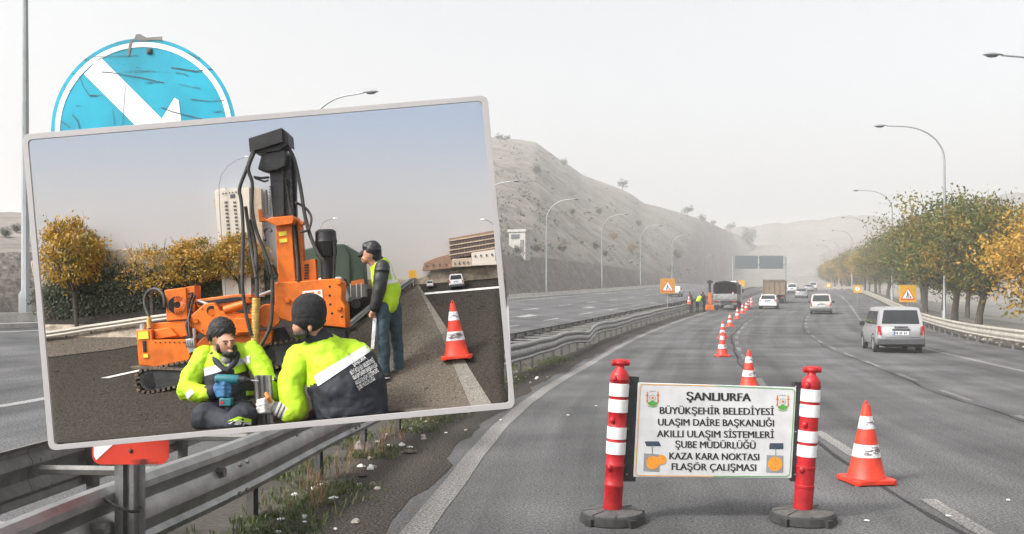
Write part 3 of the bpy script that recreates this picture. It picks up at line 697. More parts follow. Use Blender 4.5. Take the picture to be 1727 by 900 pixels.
# ------------------------------------------------------------------ keep-right sign and marker on the channel post
DK = 6.27; Kp = lambda px, py, d=0: P(px, py, DK+d)
def scratched(name, col, dark, amt=.56):
    m = bpy.data.materials.new(name); m.use_nodes = True; t = m.node_tree; b = t.nodes['Principled BSDF']; b.inputs['Roughness'].default_value = .42
    L = t.links.new; tc = t.nodes.new('ShaderNodeTexCoord')
    def nz(sc, s3, det=5):
        mp = t.nodes.new('ShaderNodeMapping'); mp.inputs['Scale'].default_value = s3; mp.inputs['Rotation'].default_value = (0, R(9), 0); L(tc.outputs['Object'], mp.inputs[0])
        n = t.nodes.new('ShaderNodeTexNoise'); n.inputs['Scale'].default_value = sc; n.inputs['Detail'].default_value = det; L(mp.outputs[0], n.inputs['Vector']); return n
    s1 = nz(3.6, (1, 1, 7)); r1 = ramp(t, [(amt+.11, (0, 0, 0)), (amt+.15, (1, 1, 1))]); L(s1.outputs['Fac'], r1.inputs[0])
    s2 = nz(9, (1, 1, 1), 2); r2 = ramp(t, [(.38, (0, 0, 0)), (.62, (1, 1, 1))]); L(s2.outputs['Fac'], r2.inputs[0])
    mm = t.nodes.new('ShaderNodeMath'); mm.operation = 'MULTIPLY'; L(r1.outputs[0], mm.inputs[0]); L(r2.outputs[0], mm.inputs[1])
    s3 = nz(2.5, (1, 1, 1), 4); r3 = ramp(t, [(.35, tuple(c*.8 for c in col)), (.65, tuple(min(1, c*1.15) for c in col))]); L(s3.outputs['Fac'], r3.inputs[0])
    wv_ = t.nodes.new('ShaderNodeTexWave'); wv_.inputs['Scale'].default_value = 42; wv_.inputs['Distortion'].default_value = .6
    mp = t.nodes.new('ShaderNodeMapping'); mp.inputs['Rotation'].default_value = (0, R(35), 0); L(tc.outputs['Object'], mp.inputs[0]); L(mp.outputs[0], wv_.inputs[0])
    rw = ramp(t, [(0, (.93, .93, .93)), (1, (1.07, 1.07, 1.07))]); L(wv_.outputs['Fac'], rw.inputs[0])
    m1 = t.nodes.new('ShaderNodeMix'); m1.data_type = 'RGBA'; m1.blend_type = 'MULTIPLY'; m1.inputs[0].default_value = 1; L(r3.outputs[0], m1.inputs[6]); L(rw.outputs[0], m1.inputs[7])
    mx = t.nodes.new('ShaderNodeMix'); mx.data_type = 'RGBA'; L(mm.outputs[0], mx.inputs[0]); L(m1.outputs[2], mx.inputs[6]); mx.inputs[7].default_value = (*dark, 1); L(mx.outputs[2], b.inputs['Base Color'])
    return m
M['scratch'] = mat('scratched_metal', (.05, .085, .105), .6, 0, .5, 40)
M['signblue'] = scratched('worn_blue_sheeting', (.004, .32, .45), (.01, .035, .06), .5); M['signred'] = scratched('worn_red_sheeting', (.62, .045, .02), (.12, .015, .01), .5); M['signwhite'] = scratched('worn_white_sheeting', (.82, .82, .82), (.3, .3, .33), .62)
base = Vector((Kp(211, 800).x, DK, 0)); st = thing('keep_right_sign', 'scratched round blue keep-right sign with white arrow on a steel channel post', 'road sign', base, world=True)
def circ(cx, cy, r, d, n=64): return [Kp(cx+r*math.cos(2*PI*i/n), cy+r*math.sin(2*PI*i/n), d) for i in range(n)]
cx, cy = 242, 220
b = MB(); b.prism(circ(cx, cy, 156, 0), (0, .004, 0)); disc_o = b.build('disc', M['signblue'], st)
def ring(cx, cy, r0, r1, d, n=72):
    mb = MB(); o_, i_ = circ(cx, cy, r1, d, n), circ(cx, cy, r0, d, n); mb.add(o_+i_, [(j, (j+1) % n, n+(j+1) % n, n+j) for j in range(n)]); return mb
ring(cx, cy, 141, 149.5, -.003).build('white_ring', M['signwhite'], disc_o)
ax = lambda a, p_: Kp(157+(a+p_)/math.sqrt(2), 112+(a-p_)/math.sqrt(2), -.003)
b = MB(); b.add([ax(-2, 20), ax(144, 20), ax(134, 60), ax(142, 62), ax(222, 0), ax(142, -62), ax(134, -60), ax(144, -20), ax(-2, -20)], [tuple(range(9))]); b.build('arrow', M['signwhite'], disc_o)
b = MB(); b.box(Kp(252, 86, -.003), (.034, .008, .034)); b.ell(Kp(252, 86, -.006), (.02, .01, .02), 10); b.build('bolt', 'post_dark', disc_o)
b = MB(); b.add([Kp(229, 58, -.004), Kp(236, 57, -.004), Kp(247, 63, -.004), Kp(262, 62, -.004), Kp(274, 61, -.004), Kp(274, 68, -.004), Kp(258, 67, -.004), Kp(240, 69, -.004), Kp(226, 67, -.004)], [tuple(range(9))]); b.add([Kp(219, 67, -.004), Kp(225, 66, -.004), Kp(217, 95, -.004), Kp(214, 95, -.004)], [(0, 1, 2, 3)])
b.build('torn_sheeting', 'galv_dull', disc_o)
for i_, (pts, wd) in enumerate((([(172, 121), (188, 122), (205, 125), (240, 131), (262, 136), (276, 139)], 1.7), ([(288, 113), (308, 116), (330, 120), (342, 118)], 2.4), ([(296, 122), (310, 124), (318, 128)], 1.2), ([(150, 95), (175, 95), (210, 94), (232, 93)], 1.0), ([(272, 181), (290, 188), (310, 193), (340, 200)], 1.6), ([(322, 167), (350, 170), (378, 169)], 1.5), ([(133, 125), (140, 145), (150, 160), (170, 160)], .8), ([(108, 142), (112, 155), (122, 150)], .8), ([(122, 193), (131, 204), (134, 216)], 2.0), ([(320, 90), (332, 97), (337, 98)], 2.2), ([(190, 185), (193, 210)], .8), ([(212, 140), (208, 190), (206, 215)], .8), ([(150, 161), (164, 161)], 2.0), ([(300, 141), (318, 145), (338, 150)], .9), ([(102, 203), (118, 215)], 1.5))):
    b = MB()
    for (x0, y0), (x1, y1) in zip(pts[:-1], pts[1:]):
        l = math.hypot(x1-x0, y1-y0); nx, ny = -(y1-y0)/l*wd/2, (x1-x0)/l*wd/2; k_ = .55+.45*math.sin(x0)
        b.add([Kp(x0-nx*k_, y0-ny*k_, -.0045), Kp(x1-nx, y1-ny, -.0045), Kp(x1+nx*.8, y1+ny*.8, -.0045), Kp(x0+nx, y0+ny, -.0045)], [(0, 1, 2, 3)])
    b.build('scratch', M['scratch'], disc_o)
# marker panel below
def rrect(x0, y0, x1, y1, r, d):
    pts = []
    for (qx, qy, a) in ((x1-r, y0+r, -90), (x1-r, y1-r, 0), (x0+r, y1-r, 90), (x0+r, y0+r, 180)):
        for k in range(6): t_ = R(a+k*18); pts.append(Kp(qx+r*math.cos(t_), qy+r*math.sin(t_), d))
    return pts
b = MB(); b.prism(rrect(155, 640, 285, 783, 16, 0), (0, .004, 0)); mk = b.build('marker_panel', M['signred'], st)
b = MB(); b.add([Kp(158, 745, -.003), Kp(158, 768, -.003), Kp(162, 776, -.003), Kp(245, 700, -.003), Kp(281, 668, -.003), Kp(281, 655, -.003), Kp(272, 645, -.003)], [tuple(range(7))]); b.build('white_stripe', M['signwhite'], mk)
b = MB(); b.ell(Kp(220, 760, -.004), (.014, .008, .014), 10); b.build('bolt', 'post_dark', mk)
# channel post
b = MB(); x = base.x; h0, h1 = 0, 3.75
pf = [(-.1, .0), (-.1, .02), (-.062, .02), (-.05, .075), (-.02, .075), (-.012, .028), (.012, .028), (.02, .075), (.05, .075), (.062, .02), (.1, .02), (.1, 0), (.055, -.0), (.045, .055), (.025, .055), (.016, .01), (-.016, .01), (-.025, .055), (-.045, .055), (-.055, 0)]
b.prism([(x+p_[0], DK+.09-p_[1], h0-.2) for p_ in pf], (0, 0, h1)); b.build('channel_post', 'galv', st)
b = MB(); pts = [Kp(150, 835, .02), Kp(166, 832, -.03), Kp(180, 846, -.05), Kp(200, 857, -.06), Kp(222, 864, -.055), Kp(236, 862, .0), Kp(238, 850, .12), Kp(205, 834, .13), Kp(170, 833, .08), Kp(152, 832, .03)]
b.tube(pts, .007, 6); b.tube([p_+Vector((0, -.006, .012)) for p_ in pts[:6]], .006, 6); b.tube([Kp(150, 838, 0), Kp(156, 828, .03), Kp(166, 836, -.03), Kp(158, 840, -.02)], .012, 6); b.build('cable', 'black', st)

# ------------------------------------------------------------------ smaller signs
def post_sign(name, lab, p, zc, size, m, pict, tall=None):
    t = thing(name, lab, 'road sign', p, 0)
    b = MB(); b.tube([(0, .03, -.1), (0, .03, zc+size*.4)], .04 if size > .7 else .03, 8); b.build('post', 'galv', t)
    h_ = size/2; v_ = (tall or size)/2
    b = MB(); b.prism([(-h_, 0, zc-v_), (h_, 0, zc-v_), (h_, 0, zc+v_), (-h_, 0, zc+v_)], (0, -.02, 0)); pn = b.build('panel', m, t, bevel=.006)
    if pict == 'works':
        tri = lambda s_, d: [(0, d, zc+s_*.36), (-s_*.43, d, zc-s_*.36), (s_*.43, d, zc-s_*.36)]
        b = MB(); b.add(tri(size, -.024), [(0, 1, 2)]); b.build('red_triangle', 'cone', pn)
        b = MB(); b.add(tri(size*.78, -.028), [(0, 1, 2)]); b.build('white_triangle', 'white', pn)
        s_ = size; b = MB()
        for q in ([(-.06, .12), (-.01, .13), (.03, .02), (-.05, .0)], [(-.05, .02), (.0, .02), (-.05, -.2), (-.11, -.2)], [(0, .02), (.03, .01), (.05, -.2), (.0, -.2)], [(.0, .1), (.11, -.08), (.09, -.1), (-.02, .06)], [(.07, -.2), (.22, -.2), (.17, -.1), (.12, -.1)], [(-.06, .19), (-.02, .19), (-.02, .14), (-.06, .14)]):
            b.add([(x_*s_, -.032, zc-.04*s_+z_*s_) for x_, z_ in q], [(0, 1, 2, 3)])
        b.build('digging_figure', 'ink', pn)
    elif pict == 'arrow':
        b = MB(); b.add([(.28*size*math.cos(a), -.024, zc+.28*size*math.sin(a)) for a in np.linspace(0, 2*PI, 17)[:-1]], [tuple(range(16))]); dd = b.build('roundel', M['signwhite'], pn)
        b = MB(); b.add([(-.1*size, -.028, zc+.14*size), (.02*size, -.028, zc+.14*size), (.02*size, -.028, zc-.16*size), (-.1*size, -.028, zc-.1*size)], [(0, 1, 2, 3)]); b.build('arrow', M['signblue'], dd)
    return t
p = RD(-2.3, 80); z = EYE+(505-482)*80/1600-p.z; q = P(1126, 482, p.y)
post_sign('roadwork_sign', 'ochre square roadworks sign standing between the median guardrails', (q.x, p.y, p.z), z, 1.28, 'signorange', 'works')
p = RD(17.2, 66); q = P(1531, 495, p.y)
post_sign('roadwork_sign', 'yellow roadworks sign on the right shoulder between the tree trunks', (q.x, p.y, p.z), q.z-p.z, 1.1, 'signyellow', 'works')
p = RD(17.2, 113); q = P(1446, 487, p.y)
post_sign('arrow_sign', 'small yellow sign with round arrow roundel along the right shoulder', (q.x, p.y, p.z), q.z-p.z, .9, 'signyellow', 'arrow')
p = RD(17.2, 185); q = P(1397, 481, p.y)
post_sign('arrow_sign', 'farthest tiny yellow sign under the end of the tree row', (q.x, p.y, p.z), q.z-p.z, 1.0, 'signyellow', 'arrow')
p = RD(-2.5, 120); q = P(1251, 478, p.y)
post_sign('yellow_sign', 'plain yellow sign on the median behind the canopied truck', (q.x, p.y, p.z), q.z-p.z, .8, 'signyellow', None, .8)
# overhead gantry
Dg = 235; a = RD(-1.6, Dg); t = thing('sign_gantry', 'dark overhead sign gantry spanning the road in the haze', 'gantry', a, world=True)
M['gantryback'] = mat('gantry_panel', (.05, .07, .08), .6)
for x0, x1 in ((1240, 1278), (1281, 1321)):
    b = MB(); b.prism([P(x0, 431, Dg), P(x1, 431, Dg), P(x1, 453, Dg), P(x0, 453, Dg)], (0, .3, 0)); b.build('panel', 'gantryback', t)
b = MB()
for y in (434, 446): b.tube([P(1236, y, Dg+.6), P(1325, y, Dg+.6)], .16, 6)
b.build('crossbeam', 'lamp_grey', t)
for x in (1236, 1325):
    b = MB(); q = P(x, 432, Dg+.6); b.tube([(q.x, q.y, 2), q], .22, 8); b.build('column', 'lamp_grey', t)
# ================================================================== VEHICLES
M['silver'] = mat('silver_paint', (.40, .40, .41), .3, .35, .06, 3, coat=.4); M['whitecar'] = mat('white_car_paint', (.58, .58, .58), .3, 0, .05, 3, coat=.4); M['beigecar'] = mat('pale_car_paint', (.45, .43, .40), .32, .15, .06, 3, coat=.4); M['greycar'] = mat('grey_car_paint', (.28, .29, .30), .32, .3, .06, 3, coat=.4)
M['tail'] = mat('tail_lamp', (.35, .012, .012), .2, 0, .2, 20); M['plate'] = mat('number_plate', (.66, .68, .70), .4); M['bumper'] = mat('grey_bumper', (.06, .062, .066), .6, 0, .2, 8); M['platefilm'] = mat('plate_blue', (.03, .08, .4), .4); M['rim'] = mat('wheel_rim', (.42, .42, .43), .4, .6)
def loft(mb, rings):
    n = len(rings[0]); vs = [v for r_ in rings for v in r_]
    fs = [(i*n+j, (i+1)*n+j, (i+1)*n+(j+1) % n, i*n+(j+1) % n) for i in range(len(rings)-1) for j in range(n)]
    fs += [tuple(range(n)), tuple((len(rings)-1)*n+q for q in range(n-1, -1, -1))]
    mb.add(vs, fs); return mb
def mir(h_): return h_+[(-x, y, z) for x, y, z in h_[::-1] if abs(x) > 1e-6]
def wheel_parts(t, x, y, r, wd, n=18):
    s = 1 if x > 0 else -1; b = MB(); b.lathe((x-s*wd/2, y, r), (x+s*wd/2, y, r), [(0, r*.8), (.08, r*.97), (.25, r), (.75, r), (.92, r*.97), (1, r*.8)], n); w_ = b.build('wheel', 'rubber', t)
    b = MB(); b.lathe((x+s*wd*.46, y, r), (x+s*wd*.54, y, r), [(0, r*.66), (.5, r*.64), (1, r*.2)], 12); b.build('rim', 'rim', w_)
def car(name, lab, L=4.3, W=1.78, H=1.8, belt=1.02, hood=.98, cab=(-2.08, -1.95, .55, 1.25), m='silver', van=True, trunk=None):
    t = thing(name, lab, 'van' if van else 'car'); h_ = W/2; z0 = .3
    b = MB(); rg = []
    tz = trunk or belt
    for y, k, zt, zb in ((-L/2, .93, tz-.12, .42), (-L/2+.06, .98, tz-.02, .32), (-L/2+.35, 1, tz, z0), (cab[0]+.25, 1, belt, z0), (0, 1, belt, z0), (cab[3]-.25, 1, belt, z0), (cab[3]+.1, .99, hood, z0), (L/2-.3, .95, hood-.14, z0), (L/2-.05, .86, hood-.3, .36), (L/2, .78, hood-.4, .42)):
        w_ = h_*k; rg.append(mir([(0, y, zb), (w_*.9, y, zb), (w_*.985, y, zb+.12), (w_, y, (zb+zt)/2), (w_*.985, y, zt-.1), (w_*.94, y, zt), (0, y, zt+.015)]))
    loft(b, rg); body = b.build('body', m, t, ang=42)
    b = MB(); rr_, rt, ft, fb = cab; rg = []; zt = H
    for yb, yt, kk in ((rr_, rt, .97), (rr_+.12, rt+.14, 1), ((rr_+fb)/2, (rt+ft)/2, 1), (ft-.15+(fb-ft)*.5, ft-.12, 1), (fb, ft, .95)):
        def pt(x, z): f = (z-belt+.03)/(zt-belt+.03); return (x*kk, yb+(yt-yb)*f, z)
        rg.append(mir([pt(0, belt-.03), pt(h_*.95, belt-.03), pt(h_*.90, belt+(zt-belt)*.5), pt(h_*.83, zt-.12), pt(h_*.77, zt-.03), pt(h_*.5, zt), pt(0, zt+.01)]))
    loft(b, rg); b.build('cabin', m, t, ang=42)
    f0, f1 = .16, .84
    def rp(x, f, e=-.02): return (x, rr_+(rt-rr_)*f+e, belt+(zt-belt)*f)
    b = MB(); b.prism([rp(-h_*.78, f0), rp(h_*.78, f0), rp(h_*.69, f1), rp(-h_*.69, f1)], (0, .05, 0)); b.build('rear_window', 'glass', t, bevel=.02)
    for s in (-1, 1):
        ny = 3 if van else 2; y0, y1 = rr_+.28, ft-.1+(fb-ft)*.35
        for i in range(ny):
            a0 = y0+(y1-y0)*i/ny+.04; a1 = y0+(y1-y0)*(i+1)/ny-.04; sh = (.18 if i == ny-1 else 0)
            b = MB(); g0 = lambda y, f: (s*(h_*(.955-.125*f)+.012), y, belt+(zt-belt)*f)
            b.prism([g0(a0, .12), g0(a1+sh, .12), g0(a1-sh*.6, .78), g0(a0+(.08 if i == 0 else 0), .78)], (-s*.05, 0, 0)); b.build('side_window', 'glass', t)
        b = MB(); zl = belt-.32 if van else tz-.22; b.prism([(s*h_*.80, -L/2-.012, zl), (s*h_*.965, -L/2+.01, zl), (s*h_*.955, -L/2+.01, zl+(.36 if van else .17)), (s*(h_*.84 if van else h_*.62), -L/2-.012, zl+(.36 if van else .17))], (0, .12, 0)); b.build('tail_light', 'tail', t, bevel=.01)
        b = MB(); b.box((s*(h_+.1), ft+(fb-ft)*.35, belt+.08), (.2, .12, .17)); b.build('mirror', 'black', t, bevel=.03)
        for y in (-L*.30, L*.31): wheel_parts(t, s*(h_-.09), y, .31, .2)
        for y in (-L*.30, L*.31):
            b = MB(); b.tube([(s*(h_-.02), y+.4*math.cos(a), .33+.4*math.sin(a)) for a in np.linspace(-.1, PI+.1, 12)], .035, 6); b.build('wheel_arch', 'bumper', t)
    b = MB(); b.box((0, -L/2-.005, .45), (W*.97, .22, .26)); b.build('rear_bumper', 'bumper' if van else m, t, bevel=.05)
    zp = .78 if van else .74
    b = MB(); b.box((0, -L/2-.012, zp), (.56, .03, .14)); pl = b.build('number_plate', 'plate', t)
    b = MB(); b.box((-.255, -L/2-.03, zp), (.05, .01, .13)); b.build('plate_band', 'platefilm', pl)
    b = MB(); rgn = random.Random(name+lab)
    for i, x in enumerate((-.19, -.13, -.04, .02, .12, .18)): b.box((x, -L/2-.029, zp), (.035, .006, .085))
    b.build('plate_digits', 'ink', pl)
    b = MB(); b.box((0, -L/2-.012, zp+.14), (.66, .05, .07)); b.build('tailgate_handle', 'bumper', t, bevel=.015)
    if van:
        for s in (-1, 1): b = MB(); b.box((s*h_*.79, -L/2-.004, .86), (.012, .02, .36)); b.build('tailgate_seam', 'bumper', t)
        b = MB(); b.box((0, -L/2-.004, .63), (W*.8, .02, .012)); b.build('tailgate_seam', 'bumper', t)
        b = MB(); b.ell((0, -L/2-.015, belt-.02), (.07, .012, .035), 10); b.build('badge', 'rim', t)
    b = MB(); b.box((.2, 0, .3), (W*.8, L*.9, .14)); b.build('underbody', 'rubber', t)
    b = MB(); b.box((0, -L/2+.35 if van else rt+.1, H-.01), (.3, .08, .04)); b.build('brake_light', 'tail', t, bevel=.01)
    return t
VSEDAN = dict(L=4.4, W=1.74, H=1.45, belt=.92, hood=.86, cab=(-1.75, -1.05, .2, 1.0), van=False, trunk=.98)
def park(t, px, D, o=None, rz=None, sc=1, z=None):
    t.location = ((px-863.5)*D/1600, D, zroad(D) if z is None else z); t.rotation_euler[2] = head(D) if rz is None else rz; t.scale = (sc,)*3
v1 = car('delivery_van', 'silver compact van with wide dark rear window, nearest vehicle on the road'); park(v1, 1502, 36.8+2.1)
wm = MB(); wm.box((0, -2.17, 1.02), (.5, .03, .05)); wm.build('wiper', 'black', v1)
v2 = car('delivery_van', 'pale beige compact van ahead of the silver one', m='beigecar', H=1.78); park(v2, 1385, 82)
c1 = car('sedan_car', 'white sedan following the dump truck', m='whitecar', **VSEDAN); park(c1, 1297, 95)
c2 = car('sedan_car', 'grey sedan in the far traffic ahead of the beige van', m='greycar', **VSEDAN); park(c2, 1352, 138)
c3 = car('delivery_van', 'small white van in the far traffic, left of the grey sedan', m='whitecar'); park(c3, 1336, 168)
c4 = car('sedan_car', 'dark far car right of the grey sedan', m='greycar', **VSEDAN); park(c4, 1364, 188)
c5 = car('delivery_van', 'farthest white van at the end of the visible road', m='whitecar', H=2.0); park(c5, 1371, 225)
c6 = car('sedan_car', 'white car on the opposite road, partly behind the ochre sign', m='whitecar', **VSEDAN); D = 128; p = RD(-9.4, D); c6.location = p; c6.rotation_euler[2] = head(D)+PI
c7 = car('sedan_car', 'grey car on the opposite road near the overhead gantry', m='greycar', **VSEDAN); p = RD(-6.5, 178); c7.location = p; c7.rotation_euler[2] = head(178)+PI
c8 = car('delivery_van', 'white van on the opposite road near the overhead gantry', m='whitecar'); p = RD(-6.8, 196); c8.location = p; c8.rotation_euler[2] = head(196)+PI

# dump truck seen from behind
M['tan'] = mat('tan_truck_body', (.17, .125, .085), .7, 0, .25, 3, .2, 12); M['canvas'] = mat('black_canvas', (.03, .033, .03), .8, 0, .3, 3, .3, 10); M['greentarp'] = mat('green_tarpaulin', (.055, .085, .06), .75, 0, .25, 2, .35, 7); M['trucksilver'] = mat('pale_tailgate', (.24, .24, .235), .6, .2, .3, 4)
t = thing('dump_truck', 'tan dump truck driving in the haze in front of the white sedan', 'truck'); p = ((1305-863.5)*111/1600, 111, zroad(111))
b = MB(); b.box((0, 2.6, 1.95), (2.5, 5.2, 1.7)); bx_ = b.build('tipper_body', 'tan', t, bevel=.04)
for x in (-1.2, -.6, 0, .6, 1.2): b = MB(); b.box((x, -.05, 1.95), (.1, .1, 1.7)); b.build('rib', 'tan', bx_)
for z in (1.12, 2.78): b = MB(); b.box((0, -.06, z), (2.5, .13, .12)); b.build('rail', 'tan', bx_)
b = MB(); b.box((0, 6.3, 1.75), (2.4, 1.9, 2.3)); b.build('cab', 'whitecar', t, bevel=.12)
b = MB(); b.box((0, 2.9, .85), (.9, 6.4, .3)); b.box((0, .2, .55), (2.3, .12, .16)); b.build('chassis', 'rubber', t)
for x in (-.85, .85):
    for y in (.9, 2.2, 6.1): wheel_parts(t, x, y, .5, .55)
    b = MB(); b.box((x*1.15, .1, .75), (.35, .06, .13)); b.build('tail_light', 'tail', t)
t.location = p; t.rotation_euler[2] = head(111)

# parked service truck with open canopy
t = thing('canopy_truck', 'parked service truck with open black canopy in the coned-off lane', 'truck'); D = 91.5; t.location = ((1223-863.5)*D/1600, D, zroad(D)); t.rotation_euler[2] = head(D)
hw = 1.13
b = MB(); b.box((0, 2.0, 1.02), (2*hw, 4.2, .14)); b.build('bed', 'trucksilver', t)
b = MB(); b.box((0, -.12, 1.33), (2*hw, .06, .52)); tg = b.build('tailgate', 'trucksilver', t, bevel=.015)
for x in (-.75, 0, .75): b = MB(); b.box((x, -.16, 1.33), (.05, .04, .5)); b.build('rib', 'trucksilver', tg)
for s in (-1, 1): b = MB(); b.box((s*hw, 2.0, 1.3), (.05, 4.2, .5)); b.build('side_board', 'trucksilver', t)
arch = [(-hw, 1.55), (-hw, 2.45), (-.9, 2.72), (0, 2.86), (.9, 2.72), (hw, 2.45), (hw, 1.55)]
b = MB(); o_ = [(x, z) for x, z in arch]; i_ = [(x*.965, z-.05 if z > 1.6 else z) for x, z in arch]
vs_ = []; ring_ = o_+i_[::-1]; b.prism([(x, -.05, z) for x, z in ring_], (0, 4.1, 0)); b.build('canopy', 'canvas', t)
b = MB(); b.add([(x, 4.05, z) for x, z in i_], [tuple(range(len(i_)))]); b.build('canopy_front', 'canvas', t)
b = MB(); b.box((0, 5.1, 1.75), (2.1, 1.7, 1.9)); b.build('cab', 'whitecar', t, bevel=.12)
b = MB(); b.box((0, 2.6, .78), (.8, 6.2, .25)); b.build('chassis', 'rubber', t)
b = MB(); b.box((0, -.1, .62), (2.2, .1, .2)); bp_ = b.build('rear_bumper', 'galv_dull', t)
b = MB(); b.box((0, -.16, .62), (.55, .02, .13)); b.build('number_plate', 'plate', t)
for s in (-1, 1):
    b = MB(); b.box((s*.9, -.15, .85), (.3, .06, .12)); b.build('tail_light', 'tail', t)
    b = MB(); b.box((s*1.25, 4.9, 1.9), (.14, .1, .35)); b.build('mirror', 'black', t)
    for y in (1.0, 5.0): wheel_parts(t, s*.92, y, .42, .38)
cc = inst(cp, (0, 0, 0), 0, .8, 'traffic cone carried in the open back of the canopied truck', 'traffic cones closing the left lane'); cc.matrix_world = Matrix.LocRotScale(t.location+Matrix.Rotation(t.rotation_euler[2], 3, 'Z') @ Vector((.72, .25, 1.1)), None, Vector((.8,)*3))
inst(cp, P(1162, 513, 86.5), 0, .9, 'traffic cone on the median beside the distant crew', 'traffic cones closing the left lane')

# ------------------------------------------------------------------ people in the distance
CLAMP = False
def remeshed(mb, name, m, parent, voxel, smooth=4, disp=0, dscale=.15):
    """one continuous surface round overlapping closed shapes"""
    o_ = org(parent); me = mb.mesh('tmp', o_); ob = bpy.data.objects.new('tmp', me); COL.objects.link(ob)
    r_ = ob.modifiers.new('r', 'REMESH'); r_.mode = 'VOXEL'; r_.voxel_size = voxel; r_.use_smooth_shade = True
    if smooth: q = ob.modifiers.new('s', 'SMOOTH'); q.iterations = smooth; q.factor = .5
    if disp:
        tx = bpy.data.textures.new('folds', 'CLOUDS'); tx.noise_scale = dscale; tx.noise_depth = 2
        dm = ob.modifiers.new('d', 'DISPLACE'); dm.texture = tx; dm.strength = disp; dm.mid_level = .5
        tx2 = bpy.data.textures.new('creases', 'CLOUDS'); tx2.noise_scale = dscale*.4; tx2.noise_depth = 1; d2 = ob.modifiers.new('d2', 'DISPLACE'); d2.texture = tx2; d2.strength = disp*.22; d2.mid_level = .5
    dg = bpy.context.evaluated_depsgraph_get(); dg.update(); nm = bpy.data.meshes.new_from_object(ob.evaluated_get(dg))
    bpy.data.objects.remove(ob, do_unlink=True); nm.name = name
    if CLAMP:                                   # flesh and cloth flatten where they rest on the floor
        for v_ in nm.vertices:
            c_ = v_.co+o_; fz = fpt(c_.x/c_.y*1600+863.5, c_.y).z+.002
            if c_.z < fz: v_.co.z = fz-o_.z
    nm.materials.clear(); nm.materials.append(m if not isinstance(m, str) else M[m])
    nm.polygons.foreach_set('use_smooth', [True]*len(nm.polygons))
    no = bpy.data.objects.new(name, nm); COL.objects.link(no)
    if parent: no.parent = parent; ORG[no.name] = o_
    return no
def limb(mb, pts, rad, n=12):
    """tapering limb with rounded joints"""
    pts = [Vector(p_) for p_ in pts]; mb.tube(pts, rad, n)
    for p_, r_ in zip(pts, rad): mb.ell(p_, r_*1.0, 12)
    return mb
M['hivis'] = mat('hi_vis_yellow', (.38, .60, .01), .7, 0, .16, 7, .4, 9); M['navy'] = mat('navy_cloth', (.012, .014, .022), .75, 0, .3, 6, .3, 16); M['dark_cloth'] = mat('black_cloth', (.014, .014, .015), .7, 0, .3, 8, .3, 20); M['denim'] = mat('blue_denim', (.028, .055, .072), .8, 0, .35, 7, .3, 30); M['tape'] = mat('silver_tape', (.62, .62, .62), .35, .1, .1, 60)
def small_person(lab, p, rz, bend, jacket, vest=None):
    t = thing('person', lab, 'person', p, rz, 'distant crew beside the canopied truck')
    c, s = math.cos(bend), math.sin(bend); hip = Vector((0, 0, .92)); sh = hip+Vector((0, s*.52, c*.52)); hd = sh+Vector((0, s*.26+.03, c*.26))
    b = MB()
    for x in (-.1, .1): limb(b, [(x, 0, .06), (x*1.05, .05, .48), (x, 0, .92)], [.06, .075, .10], 8)
    for x in (-.1, .1): b.ell((x, .06, .04), (.05, .13, .05), 8)
    limb(b, [hip, sh], [.17, .2], 10)
    for x in (-1, 1): limb(b, [sh+Vector((x*.2, 0, -.04)), sh+Vector((x*.26, .1, -.3)), sh+Vector((x*.16, .35, -.42))], [.07, .06, .045], 8)
    limb(b, [sh, hd], [.07, .07], 8); remeshed(b, 'body', jacket, t, .03, 3)
    b = MB(); b.ell(hd+Vector((0, .02, .03)), (.085, .10, .12), 10); b.build('head', 'skin', t)
    b = MB(); b.ell(hd+Vector((0, -.01, .06)), (.095, .11, .11), 10); b.build('hat', 'dark_cloth', t)
    if vest:
        b = MB(); limb(b, [hip+Vector((0, s*.08, .06)), sh-Vector((0, 0, .02))], [.195, .225], 10); remeshed(b, 'vest', vest, t, .03, 3)
q = lambda px, D: Vector(((px-863.5)*D/1600, D, zroad(D)+.02))
small_person('distant person in black standing left of the hi-vis worker', q(1166, 87), .6, .25, 'dark_cloth')
small_person('distant stooping worker in hi-vis jacket on the median', q(1176, 86.6), -.9, .75, 'navy', 'hivis')
small_person('distant person in black right of the hi-vis worker, by the small rig', q(1188, 87.2), .9, .2, 'dark_cloth')
M['orange_rig'] = mat('rig_orange', (.64, .135, .003), .48, 0, .26, 9, .12, 22); M['rig_black'] = mat('rig_black', (.02, .02, .021), .5, .3, .35, 9, .15)
D = 88.6; t = thing('small_drill_rig', 'small distant orange post-driving rig left of the canopied truck', 'drilling rig', q(1197, D))
b = MB(); b.box((0, .4, .35), (.7, 1.3, .5)); b.build('chassis', 'orange_rig', t, bevel=.05)
b = MB(); b.box((.0, 0, 1.65), (.2, .22, 2.5)); b.build('mast', 'rig_black', t)
b = MB(); b.box((-.02, -.15, 1.2), (.28, .1, 1.1)); b.build('mast_slide', 'orange_rig', t)
b = MB(); b.box((0, 0, 2.75), (.5, .3, .22)); b.build('hammer_box', 'rig_black', t)
drop(cp)
